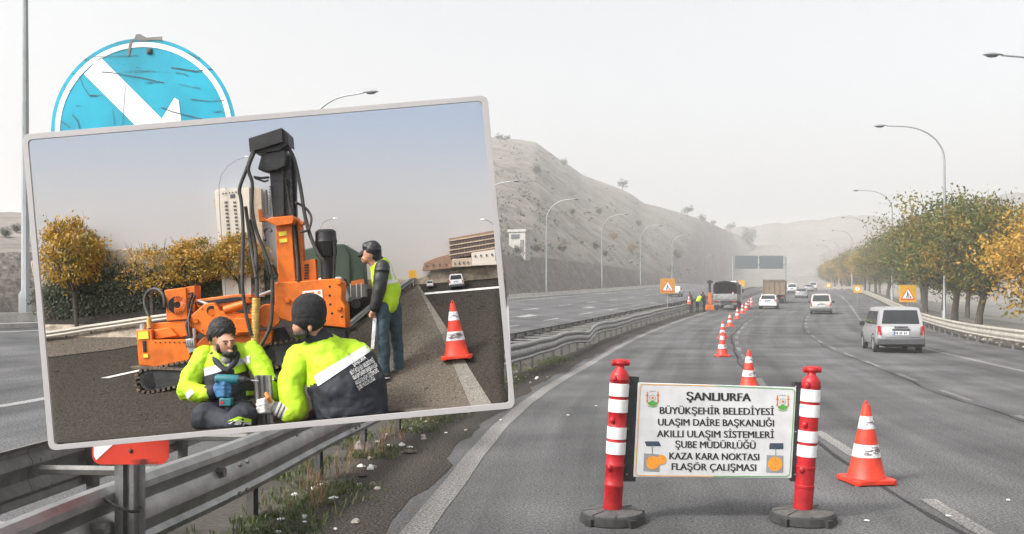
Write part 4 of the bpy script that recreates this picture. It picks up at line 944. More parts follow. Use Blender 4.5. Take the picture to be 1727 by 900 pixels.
# ================================================================== VERGE LITTER AND WEEDS
M['weed'] = leafmat('weed_blades', [(.025, .045, .01), (.055, .085, .015), (.10, .12, .03), (.17, .15, .07)])
M['drystem'] = leafmat('dry_stems', [(.16, .085, .035), (.24, .14, .06), (.3, .2, .1)])
M['litter'] = mat('pale_litter', (.60, .60, .58), .6, 0, .25, 25); M['stone'] = mat('verge_stone', (.30, .27, .24), .9, 0, .3, 12, .4, 40); M['litter_dark'] = mat('dark_litter', (.05, .035, .025), .7, 0, .4, 15)
def blades(name, n, ofn, h0, h1, m, wd=.006, D0=4, D1=34, clump=6):
    vs = []; fs = []; rg = random.Random(n)
    for i in range(n):
        D = D0+(D1-D0)*rg.random()**1.7; o = ofn(rg, D)
        c = RD(o, D, .012)
        for k in range(clump):
            a = rg.uniform(0, 2*PI); hh = rg.uniform(h0, h1); l = rg.uniform(.3, 1.0)*hh; q = c+Vector((rg.gauss(0, .04), rg.gauss(0, .04), 0))
            d = Vector((math.cos(a), math.sin(a), 0)); e = Vector((-d.y, d.x, 0))*wd; j = len(vs)
            vs += [q-e, q+e, q+d*l*.35+e*.8+Vector((0, 0, hh*.6)), q+d*l*.35-e*.8+Vector((0, 0, hh*.6)), q+d*l+Vector((0, 0, hh*.85))]
            fs += [(j, j+1, j+2, j+3), (j+3, j+2, j+4)]
    mb = MB(); mb.add(vs, fs); o_ = mb.build(name, m); o_['kind'] = 'stuff'; return o_
tag(blades('weeds', 2600, lambda rg, D: -1.35+rg.gauss(0, .26) if math.sin(D*2.1)+math.sin(D*.8+1) > -.4 else -2.2+rg.gauss(0, .3), .03, .11, 'weed'), 'low green weeds growing under the near guardrail', 'weeds')
tag(blades('dry_weeds', 46, lambda rg, D: -1.5+rg.gauss(0, .16), .1, .36, 'drystem', .005, 9, 20, 7), 'dry brown stalks around the guardrail posts', 'weeds')
# uneven soil heaps under the rail
rg = random.Random(4)
def lump(c, r, m, name, lab, cat, grp, flat=.5, seed=0):
    rr2 = random.Random(seed); b = MB(); b.ell((0, 0, 0), (r, r*.8, r*flat), 8)
    v = [(x*(1+rr2.uniform(-.35, .35)), y*(1+rr2.uniform(-.35, .35)), z*(1+rr2.uniform(-.4, .4))) for x, y, z in b.v]; b.v = v
    o_ = b.build(name, m, ang=25); o_.location = c; o_.rotation_euler[2] = rr2.uniform(0, 6); return tag(o_, lab, cat, grp)
for i in range(62):
    D = 6.5+20*rg.random()**1.5; o = -1.3+rg.gauss(0, .25); c = RD(o, D, .02)
    lump(c, rg.uniform(.02, .06), 'litter', 'litter_scrap', 'crumpled pale litter scrap lying in the weeds under the near guardrail', 'litter', 'pale litter under the near guardrail', rg.uniform(.25, .6), i)
for i in range(60):
    D = 6.5+22*rg.random()**1.4; o = -1.25+rg.gauss(0, .4); c = RD(o, D, .02)
    lump(c, rg.uniform(.015, .05), 'stone', 'stone', 'small rough stone on the dirty verge beside the near guardrail', 'stone', 'stones on the verge', rg.uniform(.4, .7), 100+i)
for i, (px, py) in enumerate(((505, 815), (612, 805), (605, 760), (690, 765), (560, 850), (455, 872))):
    D = EYE*1600/(py-505); lump(((px-863.5)*D/1600, D, .03), rg.uniform(.06, .10), 'litter_dark', 'litter_scrap', 'dark crumpled litter scrap on the verge by the guardrail posts', 'litter', 'dark litter on the verge', .35, 300+i)
D = EYE*1600/(762-505); lump(((613-863.5)*D/1600, D, .06), .16, 'stone', 'boulder', 'rounded tan stone beside a guardrail post, larger than the rest', 'stone', None, .7, 9)
for i, (px, py) in enumerate(((958, 701), (845, 709), (1060, 583), (752, 731), (1005, 685), (1600, 872), (1462, 880), (1700, 845))):
    D = EYE*1600/(py-505); lump(((px-863.5)*D/1600, D, .015), .028, 'litter', 'paper_scrap', 'small white paper scrap lying on the bare asphalt', 'litter', 'paper scraps on the asphalt', .3, 400+i)
# stones and stubble on the right shoulder edge
for i in range(40):
    D = 26+30*rg.random(); c = RD(17.0+rg.random()*1.6, D, -.02); lump(c, rg.uniform(.06, .22), 'stone', 'stone', 'pale stone behind the right guardrail', 'stone', 'stones behind the right guardrail', .55, 500+i)
def blades_r(rg, D): return 17.2+rg.random()*2.2
tag(blades('dry_grass', 900, blades_r, .12, .4, 'drystem', .012, 24, 70, 6), 'dry grass on the bank behind the right guardrail', 'grass')
# ================================================================== THE FRAMED ROADSIDE DISPLAY (a tilted stage with models in it)
TT = .0848
FY = [(4.62, 716), (5.2, 713), (5.3, 690), (5.42, 655), (5.55, 630), (5.7, 598), (5.85, 565), (6.0, 530), (6.14, 500)]
def fy(D): return lerp(FY, D)
def fpt(px, D, dz=0): q = P(px, fy(D)-(px-453)*TT, D); q.z += dz; return q
def fat(px, py, dz=.003):
    t_ = py+(px-453)*TT; D = float(np.interp(-t_, [-y for _, y in FY], [d for d, _ in FY])); return fpt(px, D, dz)
M['frame'] = mat('grey_frame', (.38, .365, .365), .5, 0, .05, 2)
def sky_print():
    m = bpy.data.materials.new('printed_backdrop'); m.use_nodes = True; t = m.node_tree; b = t.nodes['Principled BSDF']; b.inputs['Roughness'].default_value = .9; b.inputs['Specular IOR Level'].default_value = .1
    tc = t.nodes.new('ShaderNodeTexCoord'); sp = t.nodes.new('ShaderNodeSeparateXYZ'); t.links.new(tc.outputs['Object'], sp.inputs[0])
    mr = t.nodes.new('ShaderNodeMapRange'); mr.inputs['From Min'].default_value = 0.6; mr.inputs['From Max'].default_value = 2.1; t.links.new(sp.outputs['Z'], mr.inputs['Value'])
    r = ramp(t, [(0, (.40, .36, .335)), (.3, (.405, .375, .36)), (.65, (.385, .39, .405)), (1, (.29, .345, .435))]); t.links.new(mr.outputs[0], r.inputs[0]); t.links.new(r.outputs[0], b.inputs['Base Color']); return m
M['backdrop'] = sky_print()
M['stage_road'] = asphalt('stage_asphalt', (.034, .031, .027), .1, .32, uv=False, warm=.06, fine=110); M['stage_gravel'] = asphalt('stage_gravel', (.092, .081, .067), .12, .3, uv=False, warm=.05, fine=110); M['stage_line'] = asphalt('stage_line', (.15, .138, .12), .15, .25, uv=False, fine=110); M['stage_pale'] = mat('stage_pale_line', (.5, .49, .47), .8, 0, .2, 30); M['stage_soil'] = mat('stage_soil', (.27, .225, .175), .95, 0, .45, 18, .5, 60)
DF = 4.6
base = Vector((Kp(211, 800).x, DK-.05, 1.2)); dsp = thing('display_stage', 'tilted grey framed display of a drilling crew, mounted on the keep-right sign post', 'display', base, world=True)
outer = [(37, 226), (822, 160), (869, 688), (82, 760)]
def rquad(c, r, D, inset=0, n=6):
    pts = []; cx_ = sum(a for a, _ in c)/4; cy_ = sum(b_ for _, b_ in c)/4
    c = [(a+(inset if a < cx_ else -inset), b_+(inset if b_ < cy_ else -inset)) for a, b_ in c]
    for i in range(4):
        p0 = Vector(c[i]); a = (Vector(c[i-1])-p0).normalized(); e = (Vector(c[(i+1) % 4])-p0).normalized()
        for k in range(n+1):
            f = k/n; q = p0+a*r*(1-f)**2+e*r*f**2; pts.append(P(q.x, q.y, D))
    return pts
o_, i_ = rquad(outer, 14, DF), rquad(outer, 8, DF, 9.5); n = len(o_); b = MB(); tk = Vector((0, .014, 0))
vs_ = o_+i_+[q+tk for q in o_]+[q+tk for q in i_]
b.add(vs_, [(j, n+j, n+(j+1) % n, (j+1) % n) for j in range(n)]+[(2*n+j, 2*n+(j+1) % n, 3*n+(j+1) % n, 3*n+j) for j in range(n)]+[(j, (j+1) % n, 2*n+(j+1) % n, 2*n+j) for j in range(n)]+[(n+j, 3*n+j, 3*n+(j+1) % n, n+(j+1) % n) for j in range(n)])
b.build('frame', 'frame', dsp, bevel=.001)
# stage floor: flat in front, rising to the back
b = MB(); cols_ = 40; rows_ = [4.62+(6.14-4.62)*i/44 for i in range(45)]
def xl(D): y = fy(D); return 37+(min(y, 750)-226)/532*45+5
vs_ = []
for D in rows_:
    for j in range(cols_+1):
        f = j/cols_; vs_.append(fpt(xl(D)+f*((864 if D < 5.3 else 858)-8-xl(D)), D))
b.add(vs_, [(i*(cols_+1)+j, i*(cols_+1)+j+1, (i+1)*(cols_+1)+j+1, (i+1)*(cols_+1)+j) for i in range(44) for j in range(cols_)])
fl = b.build('stage_floor', 'stage_road', dsp, ang=80)
so_ = fl.modifiers.new('thick', 'SOLIDIFY'); so_.thickness = .008; so_.offset = -1
bk = [(45, 233), (815, 168), (858, 500), (70, 545)]
b = MB(); b.prism([P(x, y, 6.16) for x, y in bk], (0, .03, 0)); b.build('backdrop', 'backdrop', dsp)
for y in (300, 480, 640):
    b = MB(); q = P(211, y, 6.2); b.box((base.x, 6.225, q.z), (.3, .08, .05)); b.build('bracket', 'galv_dull', dsp)
for (x0, y0), (x1, y1) in zip(((818, 167), (862, 684)), ((812, 171), (855, 500))):
    b = MB(); b.tube([P(x0, y0, DF+.014), P(x1, y1, 6.16)], .011, 6); b.build('strut', 'frame', dsp)
def patch(name, L, Rr, ys, m, dz, nx=8):
    vs_ = []
    for y in ys:
        for j in range(nx+1): x = lerp(L, y)+(lerp(Rr, y)-lerp(L, y))*j/nx; vs_.append(fat(x, y, dz))
    b = MB(); b.add(vs_, [(i*(nx+1)+j, i*(nx+1)+j+1, (i+1)*(nx+1)+j+1, (i+1)*(nx+1)+j) for i in range(len(ys)-1) for j in range(nx)]); return b.build(name, m, fl, ang=80)
ys = list(np.linspace(482, 694, 34))
patch('gravel_shoulder', [(480, 696), (540, 612), (600, 560), (650, 480), (700, 400)], [(480, 704), (560, 752), (620, 782), (700, 822)], ys, 'stage_gravel', .003, 16)
patch('edge_line', [(480, 702), (560, 742), (620, 766), (700, 800)], [(480, 705), (560, 757), (620, 790), (700, 840)], ys, 'stage_line', .006, 5)
b = MB(); xs_ = np.linspace(716, 846, 14); b.add([fat(x, 495-(x-716)*.088+d, .006) for d in (0, 3.2) for x in xs_], [(k, k+1, k+15, k+14) for k in range(13)]); b.build('cross_line', 'stage_pale', fl)
patch('soil_strip', [(540, 70), (600, 75)], [(540, 260), (575, 235), (600, 78)], list(np.linspace(548, 592, 8)), 'stage_soil', .004, 8)
patch('grit_strip', [(585, 74), (604, 76)], [(563, 240), (585, 235), (604, 80)], list(np.linspace(570, 603, 6)), 'stage_gravel', .006, 8)
patch('lane_line', [(624, 238), (640, 165)], [(624, 250), (640, 178)], [625, 630, 635, 639], 'stage_pale', .006, 3)
# --- rails on the stage
def stage_rail(lab, pts, hpx, m):
    q0 = fat(*pts[0]); t = thing('model_guardrail', lab, 'guardrail', q0, world=True)
    W_ = [fat(*p_) for p_ in pts]
    b = MB()
    for k, off in ((0, 1.0), (1, .62)):
        b.tube([w_+Vector((0, -.008, hpx*off*w_.y/1600)) for w_ in W_], [hpx*.22*w_.y/1600 for w_ in W_], 8)
    vs_ = []
    for w_ in W_: vs_ += [w_+Vector((0, 0, hpx*.5*w_.y/1600)), w_+Vector((0, 0, hpx*1.15*w_.y/1600))]
    b.add(vs_, [(2*i, 2*i+2, 2*i+3, 2*i+1) for i in range(len(W_)-1)]); b.build('beam', m, t)
    for w_ in W_:
        b = MB(); b.box(w_+Vector((0, .01, hpx*.5*w_.y/1600)), (.009, .012, hpx*w_.y/1600)); b.build('post', 'galv_dull', t)
stage_rail('pale guardrail beneath the yellow tree at the left of the framed display', [(74, 578), (110, 573), (152, 566), (195, 560), (240, 553), (285, 547)], 15, 'galv_pale')
stage_rail('guardrail running back behind the standing man in the framed display', [(588, 560), (620, 533), (650, 513), (676, 496), (692, 485), (699, 481)], 13, 'galv')
# --- background of the display
M['cream'] = mat('cream_tower', (.56, .51, .44), .8, 0, .08, 3); M['brick'] = mat('brown_block', (.24, .15, .105), .85, 0, .25, 40); M['brown2'] = mat('tan_block', (.42, .33, .25), .85, 0, .2, 30)
def pz(pts, D0, D1): b = MB(); return b.prism([P(x, y, D0) for x, y in pts], (0, D1-D0, 0))
q0 = P(395, 500, 6.1); t = thing('model_tower', 'tall cream tower block behind the drilling rig in the framed display', 'tower', q0, world=True)
pz([(362, 321), (420, 315), (424, 500), (376, 500)], 6.08, 6.15).build('wall', 'cream', t, bevel=.002)
pz([(360, 337), (363, 336), (366, 352), (362, 352)], 6.085, 6.14).build('balcony', 'brown2', t)
pz([(420, 315), (440, 318), (446, 500), (424, 500)], 6.10, 6.15).build('wall', 'brown2', t)
pz([(366, 321), (380, 319), (380, 316), (366, 318)], 6.09, 6.12).build('roof_box', 'cream', t)
b = MB(); b.prism([P(388, 328, 6.077), P(396, 327, 6.077), P(396.5, 333, 6.077), P(388.5, 334, 6.077)], (0, .006, 0))
for i in range(17):
    for c_ in (379.5, 394):
        for dx in (0, 2.6):
            x = c_+dx+i*.62; y = 341+i*6.3-dx*.1; b.box(P(x, y, 6.078), (.006, .006, .011))
for x in (376, 381, 387, 392, 398, 402): b.box(P(x, 326-(x-376)*.1, 6.078), (.006, .006, .009))
wq = b.build('window_rows', 'glass_grey', t); wq['kind'] = 'stuff'
q0 = P(797, 455, 6.1); t = thing('model_apartment_block', 'long brown apartment block at the right edge of the framed display', 'building', q0, world=True)
pz([(757, 402), (835, 388), (838, 424), (759, 436)], 6.09, 6.14).build('wall', 'brick', t)
for k in range(4):
    pz([(757, 405+k*8), (836, 392+k*8), (836, 394+k*8), (757, 407+k*8)], 6.082, 6.09).build('floor_band', 'brown2', t)
b = MB()
for k in range(4):
    for j in range(15): b.box(P(761+j*5, 410+k*8-j*.84, 6.086), (.009, .006, .013))
b.build('window_rows', 'glass_grey', t)['kind'] = 'stuff'
for lab, pts, m_, D_ in (('cream low building below the brown block in the framed display', [(795, 426), (836, 420), (838, 446), (796, 448)], 'cream', 6.07), ('tan low building left of the cream one in the framed display', [(762, 437), (795, 434), (796, 449), (762, 450)], 'brown2', 6.07), ('brown terrace of houses stepping down in the framed display', [(715, 443), (730, 436), (757, 428), (762, 438), (762, 452), (712, 457)], 'brick', 6.1), ('small white tower behind the yellow tree at the left of the framed display', [(114, 382), (124, 378), (136, 379), (148, 385), (150, 430), (116, 430)], 'cream', 6.1)):
    t = thing('model_building', lab, 'building', P(pts[0][0], 455, D_), world=True); pz(pts, D_, D_+.04).build('wall', m_, t, bevel=.002)
    x0, x1 = min(a for a, _ in pts), max(a for a, _ in pts); y0 = (pts[0][1]+pts[1][1])/2
    b = MB()
    for j in range(4): b.box(P(x0+(x1-x0)*(j+.7)/4.6, y0+9-(x1-x0)*(j+.5)/4*.08, D_-.002), (.008, .006, .014))
    b.build('window_rows', 'glass_grey', t)['kind'] = 'stuff'
hl = [(50, 440), (100, 425), (170, 420), (220, 418), (262, 421), (300, 426), (330, 430), (420, 440), (520, 455), (600, 470), (690, 470), (760, 455), (850, 442), (856, 500), (70, 545)]
tag(pz(hl, 6.135, 6.155).build('model_hill', M['stage_soil'], bevel=.01), 'low tan hill behind the trees in the framed display', 'hill')
# stage trees
st_tree = [tree_proto(31, H=6.8, clear=2.6, rad=3.0, m='autumn_gold', nclump=90, nleaf=60, lsize=.13, spread=.42, trunk=.17, name='model_tree', bare=6), tree_proto(33, H=6.4, clear=2.4, rad=2.9, m='autumn_gold', nclump=45, nleaf=34, lsize=.12, spread=.5, trunk=.15, bare=26, name='model_tree')]
def stree(pr, px, py, hpx, lab, rz, D=None, wide=1):
    q = fat(px, py); Dq = q.y; k = hpx*Dq/1600/6.8; o = inst(pr, q, rz, (k*wide, k*.55, k), lab, 'trees in the framed display'); o.rotation_euler = (0, -R(4.85), 0); return o
stree(st_tree[0], 130, 555, 182, 'yellow and green tree nearest the left edge of the framed display', 0, wide=.72)
stree(st_tree[1], 258, 540, 132, 'sparse half bare tree above the orange engine cowl in the framed display', 0, wide=1.0)
stree(st_tree[0], 335, 528, 122, 'golden tree left of the rig hoses in the framed display', 0, wide=1.15)
stree(st_tree[0], 408, 520, 122, 'golden green tree behind the rig hoses in the framed display', 0, wide=.9)
sb_ = tree_proto(41, H=2.6, clear=.2, rad=1.6, m='olive', nclump=46, nleaf=46, lsize=.12, spread=.35, trunk=.08, name='model_bush')
for i, (px, py, hp) in enumerate(((96, 552, 74), (120, 549, 76), (146, 546, 80), (178, 543, 72), (210, 540, 70), (240, 537, 68), (272, 534, 62), (302, 530, 64), (335, 528, 60), (366, 525, 58), (398, 522, 60), (432, 520, 56))):
    q = P(px, py-6, fat(px, py).y+.07); k = hp*q.y/1600/2.6; o = inst(sb_, q, 0, (k*.85, k*.25, k), 'dark green pine bush %s from the left under the trees of the framed display' % ordn[i], 'pine bushes in the framed display')
for q in st_tree+[sb_]: drop(q)
for lab, pts, r0 in (('slim street lamp beside the cream tower in the framed display', [(381, 500), (375, 420), (370, 345), (369, 312), (373, 295), (383, 280), (398, 269), (414, 264)], .9), ('small street lamp right of the rig mast in the framed display', [(544, 420), (541, 395), (540, 385), (544, 376), (553, 370), (563, 368)], .7), ('street lamp above the brown block in the framed display', [(836, 440), (835, 400), (834, 384), (830, 376), (822, 371), (812, 370)], .8)):
    t = thing('model_lamp', lab, 'street lamp', P(pts[0][0], pts[0][1], 6.05), world=True)
    b = MB(); b.tube([P(x, y, 6.05) for x, y in pts], [r0*.0038]*len(pts), 6); b.build('pole', 'lamp_grey', t)
    e = pts[-1]; b = MB(); b.ell(P(e[0]+2, e[1], 6.05), (.016, .008, .006), 8); b.build('lamp_head', 'white', t)
# vehicles on the stage
mv = car('model_van', 'tiny white van on the road in the framed display', m='whitecar'); q = fpt(771, 6.075); mv.location = q; k = 25*q.y/1600/1.8; mv.scale = (k, k*.3, k); mv.rotation_euler = (0, -R(4.85), 0)
mv2 = car('model_minibus', 'tiniest white minibus beside the terrace in the framed display', m='whitecar'); q = fpt(726, 6.1); mv2.location = q; k = 12*q.y/1600/1.8; mv2.scale = (k, k*.3, k*1.05); mv2.rotation_euler = (0, -R(4.85), 0)
t = thing('model_sign', 'tiny yellow sign at the end of the guardrail in the framed display', 'road sign', fat(697, 482), world=True)
pz([(689, 456), (702, 455), (703, 468), (690, 469)], 6.02, 6.025).build('panel', 'signyellow', t); b = MB(); b.tube([P(697, 482, 6.03), P(696, 460, 6.03)], .003, 6); b.build('post', 'galv', t)
DT_ = 5.86; t = thing('model_truck', 'truck with green tarpaulin behind the drilling rig in the framed display', 'truck', P(560, 520, DT_), world=True)
pz([(505, 430), (512, 420), (545, 412), (580, 411), (590, 430), (592, 482), (505, 486)], DT_, DT_+.16).build('tarpaulin', 'greentarp', t, bevel=.008)
pz([(578, 411), (600, 424), (612, 441), (615, 479), (592, 484), (588, 430)], DT_+.012, DT_+.16).build('tarpaulin', 'greentarp', t, bevel=.004)
pz([(570, 480), (614, 472), (616, 500), (580, 512)], DT_+.005, DT_+.1).build('side_board', 'trucksilver', t, bevel=.003)
for x in (590, 600, 608): pz([(x, 478), (x+1.6, 477.6), (x+2.4, 500), (x+.8, 501)], DT_, DT_+.006).build('slat', 'white', t)
pz([(592, 474), (613, 470), (614, 478), (593, 482)], DT_+.002, DT_+.01).build('red_banner', M['logo_red'], t)
pz([(520, 470), (575, 466), (588, 500), (582, 520), (520, 520)], DT_-.03, DT_+.1).build('cab', 'whitecar', t, bevel=.01)
pz([(530, 472), (566, 470), (575, 490), (530, 492)], DT_-.036, DT_).build('windscreen', 'glass', t, bevel=.004)
pz([(577, 470), (583, 469), (586, 482), (580, 484)], DT_-.05, DT_-.03).build('mirror', 'black', t, bevel=.003)
b = MB(); b.lathe(P(600, 512, DT_), P(600, 512, DT_+.05), [(0, .03), (1, .03)], 16); b.build('wheel', 'rubber', t)

# ------------------------------------------------------------------ the drilling rig
DR = 5.52; q0 = fat(400, 640); rig = thing('drilling_rig', 'orange tracked drilling rig with black mast and hoses in the framed display', 'drilling rig', q0, world=True)
M['yellow_label'] = mat('yellow_label', (.75, .62, .05), .5, 0, .15, 30); M['steel'] = mat('bright_steel', (.55, .55, .56), .3, .8, .1, 10); M['hose'] = mat('rubber_hose', (.028, .026, .024), .55, 0, .3, 30, .2, 60); M['sleeve'] = mat('yellow_hose_guard', (.55, .36, .10), .6, 0, .3, 25, .2, 50); M['rust'+'y'] = mat('muddy_track', (.13, .10, .075), .85, .1, .45, 20, .4, 60)
OR = 'orange_rig'
def rp_(name, pts, D0, D1, m=OR, par=None, bev=.004): return pz(pts, D0, D1).build(name, m, par or rig, bevel=bev)
def track(cx0, cy0, cx1, cy1, r, D0, dep):
    a = math.atan2(cy1-cy0, cx1-cx0); pts = []
    for k in range(11): t_ = a+PI/2+PI*k/10; pts.append((cx0+r*math.cos(t_), cy0+r*math.sin(t_)))
    for k in range(11): t_ = a-PI/2+PI*k/10; pts.append((cx1+r*math.cos(t_), cy1+r*math.sin(t_)))
    tr_ = rp_('track', pts, D0, D0+dep, M['rubber'], bev=.005)
    for sx, sy in ((cx0, cy0), (cx1, cy1)): cl = MB(); cl.lathe(P(sx, sy, D0-.008), P(sx, sy, D0+.02), [(0, r*.0022), (1, r*.0024)], 14); cl.build('sprocket', 'rig_black', tr_)
    Pp = pts+[pts[0]]; L_ = 0; step = 9; acc = 0
    for (x0, y0), (x1, y1) in zip(Pp[:-1], Pp[1:]):
        l = math.hypot(x1-x0, y1-y0)
        while acc < l:
            f = acc/l; x, y = x0+(x1-x0)*f, y0+(y1-y0)*f; an = math.atan2(y1-y0, x1-x0)
            g_ = MB(); g_.box(P(x, y, D0+dep/2-.002), (.016, dep+.018, .016), Matrix.Rotation(an, 3, 'Y')); g_.build('track_pad', M['rusty'], tr_); acc += step
        acc -= l
track(254, 641, 345, 622, 19, DR-.05, .13)
track(455, 600, 560, 583, 20, DR+.02, .13)
rp_('undercarriage', [(280, 617), (400, 608), (560, 560), (560, 600), (440, 618), (300, 640)], DR+.06, DR+.3, M['rig_black'])
rp_('tank', [(229, 557), (256, 555), (256, 573), (316, 572), (321, 600), (312, 620), (256, 618), (234, 615)], DR-.04, DR+.16)
rp_('skirt_plate', [(218, 618), (256, 618), (330, 622), (330, 626), (222, 622)], DR-.06, DR+.14, M['rusty'], bev=.002)
for pts in ([(232.5, 559), (249.5, 558), (250.5, 571), (233, 572)], [(241, 597), (249.5, 596.5), (250, 602.5), (241.5, 603)], [(470, 391), (483, 389.5), (483.5, 396.5), (470.5, 398)], [(471, 403), (484, 401.5), (484.5, 408), (471.5, 409.5)]):
    rp_('warning_label', pts, DR-.046 if pts[0][0] < 300 else DR-.026, DR-.03 if pts[0][0] < 300 else DR-.01, M['yellow_label'], bev=0)
rp_('handle_slot', [(240, 575), (245, 574), (246, 593), (241.5, 594)], DR-.048, DR-.03, M['rig_black'], bev=.001)
rp_('deck', [(256, 545), (300, 541), (316, 541), (318, 566), (290, 571), (256, 569)], DR+.02, DR+.2)
rp_('deck_step', [(258, 556), (286, 552), (300, 566), (262, 572)], DR-.01, DR+.05)
cowl = rp_('engine_cowl', [(277, 489), (313, 484), (317, 538), (281, 541)], DR+.01, DR+.14)
rp_('cowl_side', [(313, 484), (328, 481), (329, 533), (317, 538)], DR+.025, DR+.14, bev=.002)
b = MB(); b.lathe(P(299, 514, DR+.002), P(299, 514, DR+.02), [(0, .049), (.3, .052), (1, .052)], 28); gl = b.build('fan_opening', 'rig_black', cowl)
for k in range(28):
    a = 2*PI*k/28; b = MB(); b.tube([P(299+6*math.cos(a), 514+6*math.sin(a), DR-.002), P(299+15*math.cos(a), 514+15*math.sin(a), DR-.002)], .0026, 5); b.build('fan_spoke', OR, gl)
for rr2 in (6, 10.5): b = MB(); b.tube([P(299+rr2*math.cos(a), 514+rr2*math.sin(a), DR-.001) for a in np.linspace(0, 2*PI, 25)], .0018, 5); b.build('fan_ring', OR, gl)
boom = rp_('boom_base', [(317, 536), (333, 522), (346, 511), (360, 510), (367, 516), (371, 524), (405, 529), (428, 529), (426, 565), (345, 566), (318, 548)], DR-.02, DR+.14, bev=.006)
b = MB(); b.lathe(P(357, 523, DR-.024), P(357, 523, DR-.01), [(0, .026), (1, .03)], 18); b.build('pivot_hole', 'rig_black', boom)
b = MB(); b.lathe(P(357, 526, DR-.026), P(357, 526, DR-.01), [(0, .019), (1, .019)], 16); b.build('pivot_pin', OR, boom)
rp_('boom_arm', [(328, 505), (399, 496), (424, 496), (427, 510), (400, 514), (374, 517), (334, 519)], DR+.03, DR+.16)
rp_('boom_arm', [(330, 509), (400, 500), (424, 501), (424, 504), (372, 511), (334, 514)], DR+.02, DR+.04, M['rig_black'], bev=.002)
b = MB(); b.tube([P(378, 523, DR-.02), P(414, 512, DR-.02)], .024, 14); b.build('lift_cylinder', OR, rig, bevel=.003)
b = MB(); b.tube([P(334, 507, DR+.0), P(350, 513, DR-.005)], .010, 10); b.build('cylinder_rod', 'steel', rig)
b = MB(); b.tube([P(436, 499, DR+.0), P(462, 489, DR+.03)], .010, 10); b.build('cylinder_rod', 'steel', rig)
for x0, y0 in ((418, 506), (426, 524), (410, 533), (330, 541)): b = MB(); b.lathe(P(x0, y0, DR-.035), P(x0, y0, DR), [(0, .014), (.3, .016), (1, .016)], 14); b.build('pin', OR, rig)
for k in range(7): b = MB(); b.ell(P(262+k*8, 577, DR-.042), .0045, 8); b.build('bolt', 'rig_black', rig)
for k in range(5): rp_('cowl_louvre', [(317, 494+k*8), (325, 492.5+k*8), (325, 495+k*8), (317, 496.5+k*8)], DR+.018, DR+.03, M['rig_black'], bev=0)
for x, y in ((322, 540), (341, 556), (362, 556), (385, 556), (405, 556), (340, 520), (390, 507), (415, 503)): b = MB(); b.ell(P(x, y, DR-.022 if y > 515 else DR+.028), .006, 8); b.build('bolt', OR, rig)
# far frame behind the men
rp_('turntable', [(345, 566), (430, 560), (460, 556), (455, 598), (330, 606), (322, 590)], DR+.02, DR+.2)
rp_('hydraulic_block', [(395, 536), (420, 536), (422, 560), (396, 562)], DR-.06, DR-.02)
rp_('side_frame', [(426, 560), (470, 552), (490, 590), (480, 606), (432, 600)], DR+.05, DR+.2, M['rig_black'])
b = MB(); b.lathe(P(453, 533, DR-.055), P(453, 533, DR+.02), [(0, .066), (.15, .072), (1, .072)], 26); b.build('swing_disc', OR, rig)
# valve levers
vl = rp_('valve_block', [(313, 572), (327, 570), (329, 592), (318, 596)], DR-.08, DR-.045, M['steel'], bev=.002)
for k in range(4): b = MB(); b.tube([P(315+k*3.5, 586, DR-.085), P(312+k*4, 575, DR-.1)], .0035, 5); b.build('lever', 'steel', vl)
b = MB(); b.tube([P(327, 553, DR-.05), P(328, 570, DR-.05)], .010, 10); b.build('valve_pipe', 'steel', rig)
b = MB(); b.lathe(P(252, 553, DR), P(251, 533, DR), [(0, .014), (.8, .014), (.82, .009), (1, .009)], 12); b.build('filler_neck', M['sleeve'], rig)
b = MB(); b.lathe(P(241, 557, DR+.02), P(241, 546, DR+.02), [(0, .018), (.9, .018), (1, .012)], 12); b.build('filler_cap', 'steel', rig)
# mast
slab = rp_('mast_carriage', [(463, 476), (499, 474), (571, 469), (577, 476), (576, 505), (582, 515), (584, 553), (545, 549), (505, 548), (470, 536), (463, 522)], DR-.05, DR+.1, bev=.006)
for x, y in ((556, 483), (556, 498), (557, 513), (560, 528), (576, 520), (577, 534)):
    b = MB(); b.lathe(P(x, y, DR-.053), P(x, y, DR-.03), [(0, .007), (1, .007)], 10); b.build('bolt_hole', 'rig_black', slab)
for x, y in ((485, 507), (571, 476), (572, 520)):
    b = MB(); b.lathe(P(x, y, DR-.075), P(x, y, DR-.04), [(0, .012), (.4, .016), (1, .016)], 6); b.build('bolt', OR, slab)
rp_('sticker', [(510, 491), (543, 488), (545, 512), (512, 514)], DR-.054, DR-.045, M['white'], slab, 0)
b = MB(); lettering(b, 'III', P(514, 498, DR-.057), P(540, 495, DR-.057), (0, 0, .018)); b.build('sticker_print', M['logo_red'], slab)
rp_('carriage_foot', [(505, 548), (584, 553), (582, 590), (560, 600), (540, 590), (520, 600), (508, 580)], DR-.03, DR+.08, M['rig_black'])
mc = rp_('mast_column', [(464, 379), (491, 376), (499, 474), (512, 520), (470, 524), (469, 478)], DR-.02, DR+.07, bev=.006)
rp_('mast_flange', [(447, 371), (457, 366), (494, 363), (496, 368), (493, 377), (466, 381), (458, 377)], DR-.07, DR+.1)
b = MB(); b.lathe(P(473, 379, DR-.05), P(473, 379, DR), [(0, .013), (1, .015)], 12); b.build('pin', OR, mc)
rp_('mast_edge', [(499, 372), (508, 371), (514, 474), (506, 474)], DR+.02, DR+.08)
rp_('mast_channel', [(490, 372), (500, 371), (508, 474), (498, 474)], DR+.01, DR+.05, M['rig_black'], bev=.002)
rp_('hook_plate', [(435, 353), (440, 352), (442, 366), (449, 367), (449, 372), (437, 374)], DR-.03, DR+.0, bev=.002)
rp_('side_lug', [(505, 372), (513, 373), (512, 379), (505, 379)], DR, DR+.05)
um = rp_('upper_mast', [(454, 284), (458, 272), (478, 262), (480, 364), (460, 366)], DR-.01, DR+.08, M['rig_black'], bev=.005)
